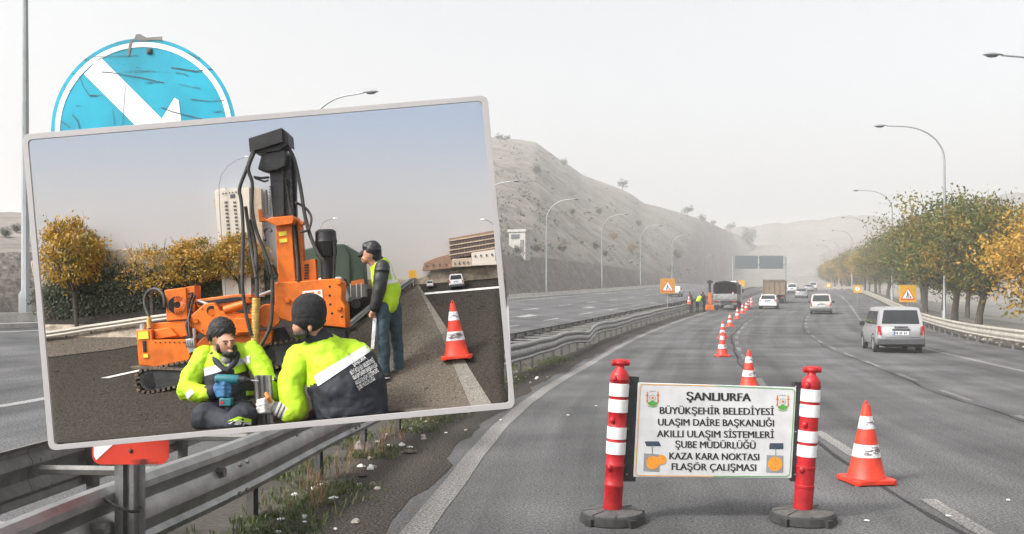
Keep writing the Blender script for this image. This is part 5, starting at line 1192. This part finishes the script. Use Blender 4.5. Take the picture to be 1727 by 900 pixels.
rp_('mast_guide', [(481, 262), (488, 262), (492, 364), (484, 364)], DR+.005, DR+.07, M['rig_black'], bev=.003)
rp_('mast_guide', [(490, 266), (498, 268), (500, 366), (494, 368)], DR+.03, DR+.07, M['rig_black'], bev=.003)
b = MB(); ch = [P(489+(y-264)*.045, y, DR) for y in np.arange(264, 366, 4)]
for i, c_ in enumerate(ch): b.box(c_, (.012, .012, .008 if i % 2 else .0135))
b.build('lift_chain', 'rig_black', rig)['kind'] = 'stuff'
b = MB(); b.tube([P(456, 312+i*1.2, DR-.02)+Vector((.006*math.cos(i*1.6), .006*math.sin(i*1.6), 0)) for i in range(44)], .003, 5); b.build('spring', 'galv_dull', rig)
b = MB(); b.tube([P(449, 320, DR-.01), P(451, 362, DR-.01)], .006, 8); b.build('guide_rod', 'galv_dull', rig)
b = MB(); b.tube([P(428, 298, DR-.02), P(440, 300, DR-.02), P(454, 299, DR)], .007, 7); b.tube([P(430, 300, DR-.03), P(446, 306, DR-.03), P(452, 304, DR)], .006, 7); b.build('bracket_arm', 'rig_black', rig)
rp_('mast_head', [(434, 285), (440, 262), (452, 257), (478, 250), (483, 258), (482, 280), (470, 286), (452, 290)], DR-.04, DR+.09, M['rig_black'], bev=.008)
rp_('top_box', [(419, 233), (475, 215), (477, 239), (421, 256)], DR-.07, DR-.05, M['rig_black'], bev=.002)
rp_('top_box_side', [(475, 215), (485, 225), (487, 246), (477, 240)], DR-.05, DR+.1, M['rig_black'], bev=.002)
rp_('top_box_floor', [(421, 252), (477, 236), (486, 243), (470, 254), (430, 258)], DR-.048, DR+.08, M['rig_black'], bev=.002)
hc = MB(); hc.lathe(P(551, 432, DR+.04), P(549, 387, DR+.04), [(0, .058), (.06, .062), (.5, .062), (.55, .066), (.62, .062), (.92, .06), (1, .045)], 20); hc.build('hammer_cylinder', 'rig_black', rig)
hc = MB(); hc.lathe(P(552, 472, DR+.04), P(551, 430, DR+.04), [(0, .036), (1, .038)], 16); hc.build('hammer_rod', 'rig_black', rig)
b = MB(); b.tube([P(562, 400, DR), P(565, 430, DR), P(563, 470, DR)], .008, 8); b.build('hammer_pipe', 'rig_black', rig)
rp_('spring_box', [(511, 440), (532, 436), (534, 474), (513, 475)], DR+.02, DR+.08)
for k in range(6): rp_('spring_box_slot', [(513, 446+k*4.5), (520, 445+k*4.5), (520, 447+k*4.5), (513, 448+k*4.5)], DR+.012, DR+.03, M['rig_black'], bev=0)
def hose(pts, r, m='hose', z=None, D=None):
    D = D or DR-.09; pp = []
    P0 = [Vector(p_) for p_ in pts]
    for i in range(len(P0)-1):
        a0 = P0[max(i-1, 0)]; a1 = P0[i]; a2 = P0[i+1]; a3 = P0[min(i+2, len(P0)-1)]
        for k in range(5):
            t_ = k/5; q_ = .5*((2*a1)+(a2-a0)*t_+(2*a0-5*a1+4*a2-a3)*t_*t_+(3*a1-a0-3*a2+a3)*t_**3); pp.append(q_)
    pp.append(P0[-1]); n_ = len(pp); b = MB(); b.tube([P(q_.x, q_.y, D+.03*math.sin(i/n_*5)) for i, q_ in enumerate(pp)], r*DR/1600, 9); return b.build('hose', m, rig)
hose([(427, 254), (415, 287), (404, 318), (407, 340), (410, 387), (409, 443), (409, 485), (415, 530), (424, 566)], 3)
hose([(429, 256), (419, 284), (425.5, 309), (425, 349), (432, 387), (446, 424), (458, 464), (459, 500), (457, 545), (446, 572), (438, 585)], 3)
hose([(481, 240), (496, 268), (507, 318), (514, 362), (524, 399), (536, 427), (546, 440)], 3.2, D=DR-.02)
hose([(499, 341), (517, 352), (525, 368), (520, 387), (506, 391)], 2.2, D=DR-.02)
hose([(414, 348), (424, 418), (432, 468)], 3); hose([(421, 370), (430, 410), (432, 440), (434, 500)], 3)
hose([(447, 405), (445, 390), (452, 384), (458, 390)], 2.4); hose([(459, 445), (468, 466), (455, 468), (448, 440)], 2)
hose([(251, 533), (244, 512), (246, 497), (256, 488), (268, 489), (276, 500), (278, 518)], 3, D=DR+.03)
hose([(326, 494), (318, 515), (323, 530), (314, 545), (318, 568)], 2, D=DR-.03); hose([(329, 498), (322, 520), (318, 540), (321, 572)], 1.8, D=DR-.04)
hose([(482, 300), (488, 340), (500, 420), (503, 474)], 2.6, D=DR-.02)
sv = MB(); sv.tube([P(432, 502, DR-.1), P(431, 545, DR-.1), P(430, 590, DR-.1)], .021, 12)
for k in range(16): sv.tube([P(432-k*.13, 503+k*5.2, DR-.1), P(432-k*.13, 505.5+k*5.2, DR-.1)], .0245, 12)
sv.build('hose_guard', 'sleeve', rig)
# ------------------------------------------------------------------ the three men in the display
M['blueglove'] = mat('blue_glove', (.03, .12, .25), .7, 0, .25, 30, .3, 60); M['greyglove'] = mat('grey_glove', (.55, .53, .5), .75, 0, .2, 30, .3, 60); M['stripecuff'] = mat('striped_sleeve', (.22, .21, .19), .8, 0, .2, 10, .2, 30); M['drillteal'] = mat('teal_drill', (.02, .16, .19), .45, 0, .2, 20); M['beanie'] = mat('knit_beanie', (.012, .012, .013), .9, 0, .3, 60, .6, 160); M['eye'] = mat('eye_dark', (.02, .015, .012), .3); M['puffer'] = mat('black_puffer', (.016, .016, .018), .5, 0, .3, 12, .4, 25); M['shoe'] = mat('dark_shoe', (.03, .028, .026), .7)
def C(px, py, D): return P(px, py, D)
def rpx(r, D): return r*D/1600
def chain(mb, pts):
    """pts: (px, py, depth, radius in px)"""
    limb(mb, [P(a, b_, d) for a, b_, d, r in pts], [rpx(r, d) for a, b_, d, r in pts], 14); return mb
def eb_(mb, px, py, D, rx, ry, rz): mb.ell(P(px, py, D), (rpx(rx, D), rpx(ry, D), rpx(rz, D)), 16); return mb
def bvh_of(objs):
    vs, fs = [], []
    for ob in objs:
        k = len(vs); o0 = org(ob); vs += [v.co+o0 for v in ob.data.vertices]; fs += [tuple(i+k for i in p_.vertices) for p_ in ob.data.polygons]
    return BVHTree.FromPolygons(vs, fs)
def tape(name, q, objs, m, par, nx=14, ny=3, lift=.004):
    """a strip sewn onto the cloth: q = four photo corners"""
    bv = bvh_of(objs); vs = []; ok = True; eye = Vector((0, 0, EYE))
    for j in range(ny+1):
        for i in range(nx+1):
            u, v = i/nx, j/ny
            a = Vector(q[0]).lerp(Vector(q[1]), u); c = Vector(q[3]).lerp(Vector(q[2]), u); s_ = a.lerp(c, v)
            d = (P(s_.x, s_.y, 1)-eye).normalized(); h = bv.ray_cast(eye+d*4.2, d)
            vs.append((h[0]-d*lift) if h[0] is not None and h[0].y < 6 else None)
    b = MB(); keep = {}; V = []
    for i, v in enumerate(vs):
        if v is not None: keep[i] = len(V); V.append(v)
    fs = []
    for j in range(ny):
        for i in range(nx):
            f = [j*(nx+1)+i, j*(nx+1)+i+1, (j+1)*(nx+1)+i+1, (j+1)*(nx+1)+i]
            if all(k in keep for k in f) and max(V[keep[k]].y for k in f)-min(V[keep[k]].y for k in f) < .09: fs.append(tuple(keep[k] for k in f))
    if not fs: return None
    b.add(V, fs); return b.build(name, m, par)
def split_cloth(ob, m2, test):
    ob.data.materials.append(M[m2]); o0 = org(ob)
    for p_ in ob.data.polygons:
        c = p_.center+o0; px = c.x/c.y*1600+863.5; py = 505-(c.z-EYE)/c.y*1600
        if test(px, py, c): p_.material_index = 1

# ---- worker facing us, sitting with a drill
CLAMP = True
DA = 5.06; w1 = thing('person', 'bearded worker in hi-vis jacket with blue glove, seated and looking down at a drill', 'person', fpt(385, 5.1), world=True)
b = MB()
eb_(b, 374, 561, DA+.01, 21.5, 22, 26); eb_(b, 381, 580, DA-.035, 15, 13, 18); eb_(b, 384, 590, DA-.04, 10, 9, 10)
eb_(b, 388, 582, DA-.08, 3.2, 3.5, 6); eb_(b, 384, 573, DA-.055, 13, 8, 4); eb_(b, 356, 575, DA+.0, 3.5, 5, 7); eb_(b, 389.5, 592.5, DA-.065, 5, 4, 2.2)
chain(b, [(372, 585, DA+.02, 13), (378, 608, DA+.04, 15)])
chain(b, [(380, 615, DA+.06, 30), (386, 660, DA+.05, 34), (388, 698, DA+.05, 36)])
chain(b, [(346, 600, DA+.05, 14), (318, 652, DA+.0, 13), (352, 662, DA-.10, 10), (368, 656, DA-.13, 9)])
chain(b, [(424, 594, DA+.05, 14), (447, 632, DA, 12), (458, 664, DA-.04, 10), (462, 672, DA-.05, 8)])
chain(b, [(372, 700, DA+.03, 20), (348, 704, DA-.14, 13), (380, 712, DA-.17, 8)]); chain(b, [(402, 700, DA+.03, 20), (410, 704, DA-.15, 12), (396, 712, DA-.2, 8)])
w1b = remeshed(b, 'body', 'skin', w1, .006, 2)
b = MB(); eb_(b, 374, 557.5, DA+.012, 22.8, 24.5, 24); eb_(b, 360, 564, DA+.012, 10, 21, 14); hr = remeshed(b, 'hair', 'hair', w1, .005, 1, .012, .012)
b = MB(); eb_(b, 386, 596, DA-.047, 12, 10, 7); eb_(b, 371, 586, DA-.034, 6, 13, 11); eb_(b, 396, 588, DA-.028, 3.6, 9, 8); remeshed(b, 'beard', 'hair', w1, .005, 2, .004, .02)
for x, y in ((380, 579), (391, 578)):
    b = MB(); eb_(b, x, y+.6, DA-.074, 2.4, 2, .8); b.build('eye', 'eye', w1)
    b = MB(); b.tube([P(x-3.6, y-3.4, DA-.078), P(x, y-4.6, DA-.083), P(x+3.4, y-3.6, DA-.078)], .0024, 6); b.build('eyebrow', 'hair', w1)
b = MB()
chain(b, [(349, 601, DA+.05, 17), (380, 602, DA+.06, 24), (421, 594, DA+.05, 17)]); chain(b, [(378, 615, DA+.05, 34), (386, 655, DA+.035, 41), (388, 700, DA+.035, 43)])
j1 = remeshed(b, 'jacket', 'hivis', w1, .0085, 4, .022, .06); split_cloth(j1, 'navy', lambda x, y, c: y > 617-(x-385)*.12)
b = MB(); chain(b, [(346, 600, DA+.045, 19.5), (325, 636, DA+.01, 20), (316, 657, DA-.03, 18.5), (337, 664, DA-.09, 15), (352, 662, DA-.11, 13)])
s1 = remeshed(b, 'sleeve', 'hivis', w1, .008, 4, .02, .05)
b = MB(); chain(b, [(424, 593, DA+.045, 19), (444, 626, DA+.0, 18), (456, 658, DA-.04, 15), (460, 668, DA-.05, 13)])
s2 = remeshed(b, 'sleeve', 'hivis', w1, .008, 4, .02, .05)
b = MB(); chain(b, [(352, 662, DA-.105, 13.5), (359, 660, DA-.12, 12.5)]); remeshed(b, 'cuff', 'navy', w1, .008, 2)
b = MB(); chain(b, [(359, 598, DA+.0, 6), (366, 611, DA-.05, 5.5), (379, 624, DA-.085, 4)]); chain(b, [(401, 596, DA+.005, 6), (396, 611, DA-.05, 5.5), (384, 625, DA-.085, 4)]); chain(b, [(362, 594, DA+.05, 9), (380, 588, DA+.08, 9), (400, 593, DA+.05, 9)])
remeshed(b, 'collar', 'navy', w1, .007, 3)
b = MB(); eb_(b, 381, 607, DA-.03, 10, 9, 9); remeshed(b, 'shirt', 'stripecuff', w1, .008, 2)
tape('reflective_tape', [(343, 621), (376, 612), (376, 625), (345, 634)], [j1, s1], 'reflect', w1); tape('reflective_tape', [(382, 614), (421, 599), (421, 612), (386, 625)], [j1, s2], 'reflect', w1)
tape('chest_flap', [(394, 619), (421, 608), (422, 623), (396, 631)], [j1], 'hivis', w1, lift=.006)
tape('reflective_tape', [(341, 691), (388, 686), (389, 699), (344, 705)], [j1], 'reflect', w1); tape('reflective_tape', [(399, 682), (431, 670), (432, 681), (400, 691)], [j1], 'reflect', w1)
tape('reflective_tape', [(311, 664), (322, 655), (327, 662), (316, 674)], [s1], 'reflect', w1)
tape('pocket_flap', [(415, 659), (430, 659), (430, 666), (415, 667)], [j1], 'hivis', w1)
b = MB(); chain(b, [(374, 700, DA+.02, 32), (346, 704, DA-.18, 25), (385, 714, DA-.23, 19)]); chain(b, [(402, 700, DA+.02, 32), (412, 704, DA-.2, 23), (396, 714, DA-.27, 19)])
tr1 = remeshed(b, 'trousers', 'navy', w1, .009, 3, .015, .05)
tape('reflective_tape', [(384, 714), (400, 707), (424, 712), (424, 720)], [tr1], 'reflect', w1); tape('leg_band', [(383, 710), (402, 702), (424, 707), (424, 712)], [tr1], 'hivis', w1)
b = MB(); eb_(b, 367, 656, DA-.135, 8, 8, 11)
for k, y in enumerate((648, 654.5, 661, 667)):
    L_ = (0, 1.5, 1, -2)[k]; chain(b, [(368, y, DA-.15, 4.2), (378, y-.5, DA-.185, 3.9), (387+L_, y+.5, DA-.17, 3.5), (388+L_, y+1, DA-.14, 3.2)])
chain(b, [(366, 649, DA-.14, 4.4), (373, 642, DA-.175, 4), (381, 640.5, DA-.178, 3.4)]); remeshed(b, 'glove', 'blueglove', w1, .0045, 2)
def drill(lab, x0, y0, x1, y1, D, hx, hy, hd=0):
    t = thing('power_drill', lab, 'drill', P((x0+x1)/2, y0, D), world=True); a, e = P(x0, y0, D), P(x1, y1, D)
    f = lambda k: a.lerp(e, k)
    b = MB(); b.lathe(a, f(.55), [(0, .014), (.06, .022), (.5, .025), (.94, .024), (1, .019)], 16); b.build('motor_body', 'drillteal', t)
    b = MB(); b.lathe(f(.55), f(.82), [(0, .021), (.5, .021), (.55, .017), (1, .010)], 16); b.build('chuck', 'rig_black', t)
    b = MB(); b.tube([f(.82), e], .0035, 6); b.build('bit', 'steel', t)
    h0 = f(.28); h1 = P(hx, hy, D+hd); b = MB(); b.tube([h0, h0.lerp(h1, .5), h1], [.016, .0135, .0145], 10); b.build('handle', 'rig_black', t)
    b = MB(); b.box(h1+Vector((.003, 0, -.016)), (.062, .05, .042)); b.build('battery', 'drillteal', t, bevel=.006)
    b = MB(); b.box(h1+Vector((-.012, -.026, -.018)), (.018, .004, .014)); b.build('battery_latch', 'red', t)
drill('teal power drill held in the blue glove', 363, 638, 436, 642, DA-.165, 381, 672)
# ---- worker with his back to us
DB = 4.98; w2 = thing('person', 'worker in black beanie seen from behind, hi-vis shoulders over navy lettered jacket', 'person', fpt(570, 5.05), world=True)
b = MB(); eb_(b, 521, 530, DB, 26, 28, 30); eb_(b, 507, 552, DB-.01, 14, 16, 14); eb_(b, 498, 549, DB-.02, 4.5, 4, 5); eb_(b, 523, 554, DB-.07, 4, 4, 7); chain(b, [(524, 552, DB+.02, 17), (545, 585, DB+.05, 19)])
chain(b, [(550, 600, DB+.08, 36), (575, 645, DB+.06, 46), (592, 700, DB+.06, 48)]); chain(b, [(508, 606, DB+.05, 19), (490, 655, DB+.02, 17), (497, 694, DB-.02, 14), (468, 689, DB-.06, 9), (456, 683, DB-.07, 8)])
chain(b, [(615, 615, DB+.1, 22), (628, 665, DB+.05, 18), (600, 700, DB+.1, 14)]); chain(b, [(580, 708, DB+.08, 34), (520, 712, DB+.12, 22), (500, 718, DB+.25, 16)])
remeshed(b, 'body', 'skin', w2, .008, 2)
b = MB(); eb_(b, 522, 519, DB+.005, 29.5, 30, 25); chain(b, [(522, 522, DB, 29.5), (521, 532, DB, 30)]); eb_(b, 521, 541, DB, 30, 30, 9)
bn = remeshed(b, 'beanie', 'beanie', w2, .007, 3, .006, .03)
b = MB(); eb_(b, 503, 564, DB-.015, 10, 10, 7); eb_(b, 513, 562, DB-.045, 8, 8, 7); remeshed(b, 'beard', 'hair', w2, .006, 2, .004, .02)
b = MB(); eb_(b, 497.5, 545, DB-.055, 1.6, 2, 1.4); b.build('eye', 'eye', w2)
b = MB(); chain(b, [(506, 606, DB+.05, 25), (545, 592, DB+.06, 27), (600, 600, DB+.1, 27)]); chain(b, [(550, 606, DB+.06, 44), (578, 650, DB+.04, 57), (594, 700, DB+.04, 60)]); chain(b, [(606, 606, DB+.09, 27), (626, 640, DB+.06, 25), (630, 690, DB+.06, 26)])
j2 = remeshed(b, 'jacket', 'hivis', w2, .0095, 4, .026, .08); line = lambda x: 646-(x-531)*.585
split_cloth(j2, 'navy', lambda x, y, c: y > line(x) and x > 505)
b = MB(); chain(b, [(507, 607, DB+.04, 26), (490, 650, DB+.0, 24), (497, 690, DB-.04, 22), (490, 698, DB-.06, 17)]); s3 = remeshed(b, 'sleeve', 'hivis', w2, .009, 4, .022, .07)
b = MB(); chain(b, [(492, 699, DB-.055, 15), (464, 688, DB-.07, 11.5)]); remeshed(b, 'forearm_sleeve', 'stripecuff', w2, .008, 3)
for k in range(4): b = MB(); c = P(487-k*6.3, 697-k*2.7, DB-.058-.004*k); d = (P(464, 688, DB-.07)-P(492, 699, DB-.055)).normalized(); b.lathe(c-d*.006, c+d*.006, [(0, rpx(15.4-k*.85, DB)), (1, rpx(15.2-k*.85, DB))], 18); b.build('sleeve_stripe', 'greyglove', w2)
b = MB(); chain(b, [(541, 570, DB+.03, 19), (550, 584, DB+.05, 23)]); eb_(b, 524, 571, DB+.0, 12, 12, 9); remeshed(b, 'collar', 'navy', w2, .008, 3)
tape('reflective_tape', [(529, 634), (624, 577), (628, 590), (536, 651)], [j2], 'tape', w2, 24, 4, .006)
for k in range(5):
    tx = ['ŞANLIURFA', 'BÜYÜKŞEHİR BELEDİYESİ', 'ULAŞIM DAİRE BAŞKANLIĞI', 'AKILLI ULAŞIM SİSTEMLERİ', 'ŞUBE MÜDÜRLÜĞÜ'][k]
    x0, y0, x1, y1 = [(597, 618, 618, 604), (593, 632, 632, 609), (597, 640, 637, 617), (601, 649, 639, 626), (605, 657, 633, 640)][k]
    vs_, fs_ = text_mesh(tx, 0); bv = bvh_of([j2]); a = Vector((x0, y0)); e = Vector((x1-x0, y1-y0)); nrm = Vector((e.y, -e.x)).normalized()*7.2; V = []; good = True
    xm, xM = vs_[:, 0].min(), vs_[:, 0].max(); eye = Vector((0, 0, EYE))
    for rep in (0, .25):
        V = []
        for x, y in vs_:
            s_ = a+e*((x-xm)/(xM-xm))+nrm*(y/.729)+Vector((rep, rep)); d = (P(s_.x, s_.y, 1)-eye).normalized(); h = bv.ray_cast(eye+d*4.2, d)
            if h[0] is None: good = False; break
            V.append(h[0]-d*(.004+rep*.002))
        if good: b = MB(); b.add(V, fs_); b.build('back_lettering', 'white', w2)
b = MB(); chain(b, [(582, 706, DB+.07, 42), (530, 716, DB+.12, 27), (505, 720, DB+.25, 20)]); remeshed(b, 'trousers', 'navy', w2, .011, 3, .015, .05)
b = MB(); eb_(b, 456, 683, DB-.075, 8.5, 9, 11)
for k, y in enumerate((675, 681.5, 688, 694)):
    L_ = (1, 3, 2, 0)[k]; chain(b, [(455, y, DB-.085, 4.4), (446, y-1, DB-.12, 4.1), (440-L_, y+.5, DB-.115, 3.6), (436-L_*.5, y+1, DB-.09, 3.2)])
remeshed(b, 'glove', 'greyglove', w2, .0045, 2)
b = MB(); chain(b, [(456, 677, DB-.09, 4.6), (452, 670, DB-.115, 4.2), (449, 664, DB-.11, 3.6)]); remeshed(b, 'glove_thumb', M['logo_red'], w2, .0045, 2)
drill('dark power drill held by the worker in the beanie', 494, 636, 456, 641, DB+.0, 489, 655, .02)
# ---- steel channel they are drilling
t = thing('steel_channel', 'short galvanised steel channel post held upright between the two seated workers', 'post', P(445, 716, DB-.05), world=True)
b = MB(); e0, e1 = P(448, 719, DB-.06), P(443, 633, DB-.06); ex = Vector((.040, 0, 0))
pf = [(-1, 0), (-1, -.035), (-.7, -.035), (-.45, -.012), (-.15, -.012), (0, -.03), (.15, -.012), (.45, -.012), (.7, -.035), (1, -.035), (1, 0)]
b.prism([e0+Vector((p_[0]*.040, p_[1]+.03, 0)) for p_ in pf], e1-e0); b.build('channel', 'galv', t)
# ---- man standing
CLAMP = False
DM = 5.44; w3 = thing('person', 'man in black hood and yellow vest standing beyond the seated workers', 'person', fat(662, 638), world=True)
b = MB(); eb_(b, 625, 427, DM, 13, 14, 17); eb_(b, 616.5, 437, DM, 7, 9, 8); eb_(b, 610.5, 437, DM-.0, 2, 2, 2.2); chain(b, [(627, 438, DM, 9), (640, 452, DM+.01, 10)])
chain(b, [(646, 460, DM+.02, 18), (650, 515, DM+.02, 18)]); chain(b, [(643, 452, DM-.05, 9), (641, 485, DM-.06, 8), (631, 519, DM-.06, 5.5), (628, 528, DM-.06, 4.5)])
chain(b, [(646, 520, DM-.01, 11), (646, 575, DM-.02, 7), (649, 625, DM-.01, 5.5)]); chain(b, [(662, 520, DM+.04, 11), (669, 575, DM+.06, 7), (673, 622, DM+.07, 5.5)])
for k, (x, y) in enumerate(((624, 533), (627, 535), (630, 535.5), (633, 534))): chain(b, [(628+k*.8, 529, DM-.06+.006*k, 2.6), (x, y, DM-.07+.006*k, 2.3), (x+1.5, y+3-(k == 3), DM-.065+.006*k, 2)])
chain(b, [(626, 527, DM-.07, 2.6), (623.5, 531, DM-.08, 2.3), (625, 535, DM-.085, 2)])
remeshed(b, 'body', 'skin', w3, .0055, 2)
b = MB(); eb_(b, 628, 421, DM+.005, 15.5, 18, 16); eb_(b, 633, 431, DM+.01, 11, 15, 13); eb_(b, 622, 416, DM, 11, 14, 9); chain(b, [(636, 438, DM+.01, 11), (644, 449, DM+.015, 13)])
pass
remeshed(b, 'hood', 'puffer', w3, .0055, 3, .014, .03)
b = MB(); b.tube([P(619, 426, DM), P(611, 428, DM), P(603.5, 431.5, DM)], [.026, .02, .008], 10); cv = MB(); cv.v = [(x, y, z) for x, y, z in b.v]; cv.f = b.f; cv.build('cap_brim', 'dark_cloth', w3)
b = MB(); eb_(b, 611, 436.5, DM-.03, 1.2, 1.2, .9); b.build('eye', 'eye', w3)
b = MB(); chain(b, [(642, 450, DM+.02, 18), (649, 480, DM+.02, 21.5), (651, 506, DM+.02, 22)]); chain(b, [(651, 506, DM+.02, 22.5), (652, 512, DM+.02, 21)]); eb_(b, 660, 490, DM+.03, 16, 12, 26)
vt = remeshed(b, 'vest', 'hivis', w3, .0075, 3, .014, .06)
tape('reflective_tape', [(624, 478), (674, 468), (675, 475), (625, 485)], [vt], 'tape', w3); tape('reflective_tape', [(652, 432), (658, 431), (667, 470), (661, 471)], [vt], 'tape', w3)
b = MB(); chain(b, [(645, 450, DM-.045, 13), (642, 470, DM-.06, 12.5), (640, 488, DM-.065, 11.5), (635, 506, DM-.065, 10), (631, 519, DM-.065, 8)])
for k in range(6): c = P(644-k*2.1, 456+k*11, DM-.058); b.lathe(c, c+Vector((0, 0, .006)), [(0, rpx(13.2-k*.7, DM)), (1, rpx(13.2-k*.7, DM))], 14)
remeshed(b, 'sleeve', 'puffer', w3, .006, 2)
b = MB(); chain(b, [(646, 514, DM-.01, 15), (645, 560, DM-.025, 11), (648, 590, DM-.02, 10), (649, 628, DM-.01, 9)]); chain(b, [(662, 514, DM+.04, 15), (668, 560, DM+.06, 10.5), (671, 590, DM+.065, 9.5), (673, 624, DM+.07, 9)])
remeshed(b, 'jeans', 'denim', w3, .0075, 3, .014, .05)
for x, y, d in ((647, 633, DM-.02), (672, 629, DM+.06)):
    b = MB(); q = P(x, y, d); b.ell(q+Vector((-.012, -.01, 0)), (.05, .035, .018), 14); sh_ = b.build('shoe', 'shoe', w3); b = MB(); b.ell(q+Vector((-.012, -.01, -.012)), (.052, .037, .008), 14); b.build('sole', 'white', sh_)
t = thing('flat_bar', 'pale flat bar held low by the standing man', 'bar', P(627, 590, DM-.07), world=True); b = MB(); b.prism([P(629, 536, DM-.07), P(635, 537, DM-.07), P(631, 589, DM-.07), P(625, 588, DM-.07)], (0, .008, 0)); b.build('bar', 'reflect', t, bevel=.002)
# ---- cone on the stage
mc_ = cone_proto(.95, 'model_cone'); q = fat(771, 606); k = 100*q.y/1600/.95; mc_.location = q; mc_.scale = (k*.95, k*.7, k); mc_.rotation_euler = (0, -R(4.85), 0); mc_['label'] = 'single traffic cone on the edge line inside the framed display'
b = MB()
for k_, tx in enumerate(('ULAŞIM DAİRESİ', 'BAŞKANLIĞI')): lettering(b, tx, (-.11, -.185, .385-k_*.045), (.11, -.185, .385-k_*.045), (0, 0, .03), .012)
b.build('sleeve_lettering', 'ink', mc_)
# ------------------------------------------------------------------ haze
hz = MB(); hz.box((300, 900, 42), (2600, 2400, 102)); h = hz.build('haze', 'white'); h.data.materials.clear()
hm_ = bpy.data.materials.new('haze_air'); hm_.use_nodes = True; t = hm_.node_tree; t.nodes.clear()
v = t.nodes.new('ShaderNodeVolumePrincipled'); v.inputs['Color'].default_value = (.97, .965, .955, 1); v.inputs['Density'].default_value = .0013; v.inputs['Anisotropy'].default_value = .2
oo = t.nodes.new('ShaderNodeOutputMaterial'); t.links.new(v.outputs[0], oo.inputs['Volume']); h.data.materials.append(hm_); h['kind'] = 'stuff'
h['label'] = 'pale dusty haze filling the air over the road'; h['category'] = 'haze'
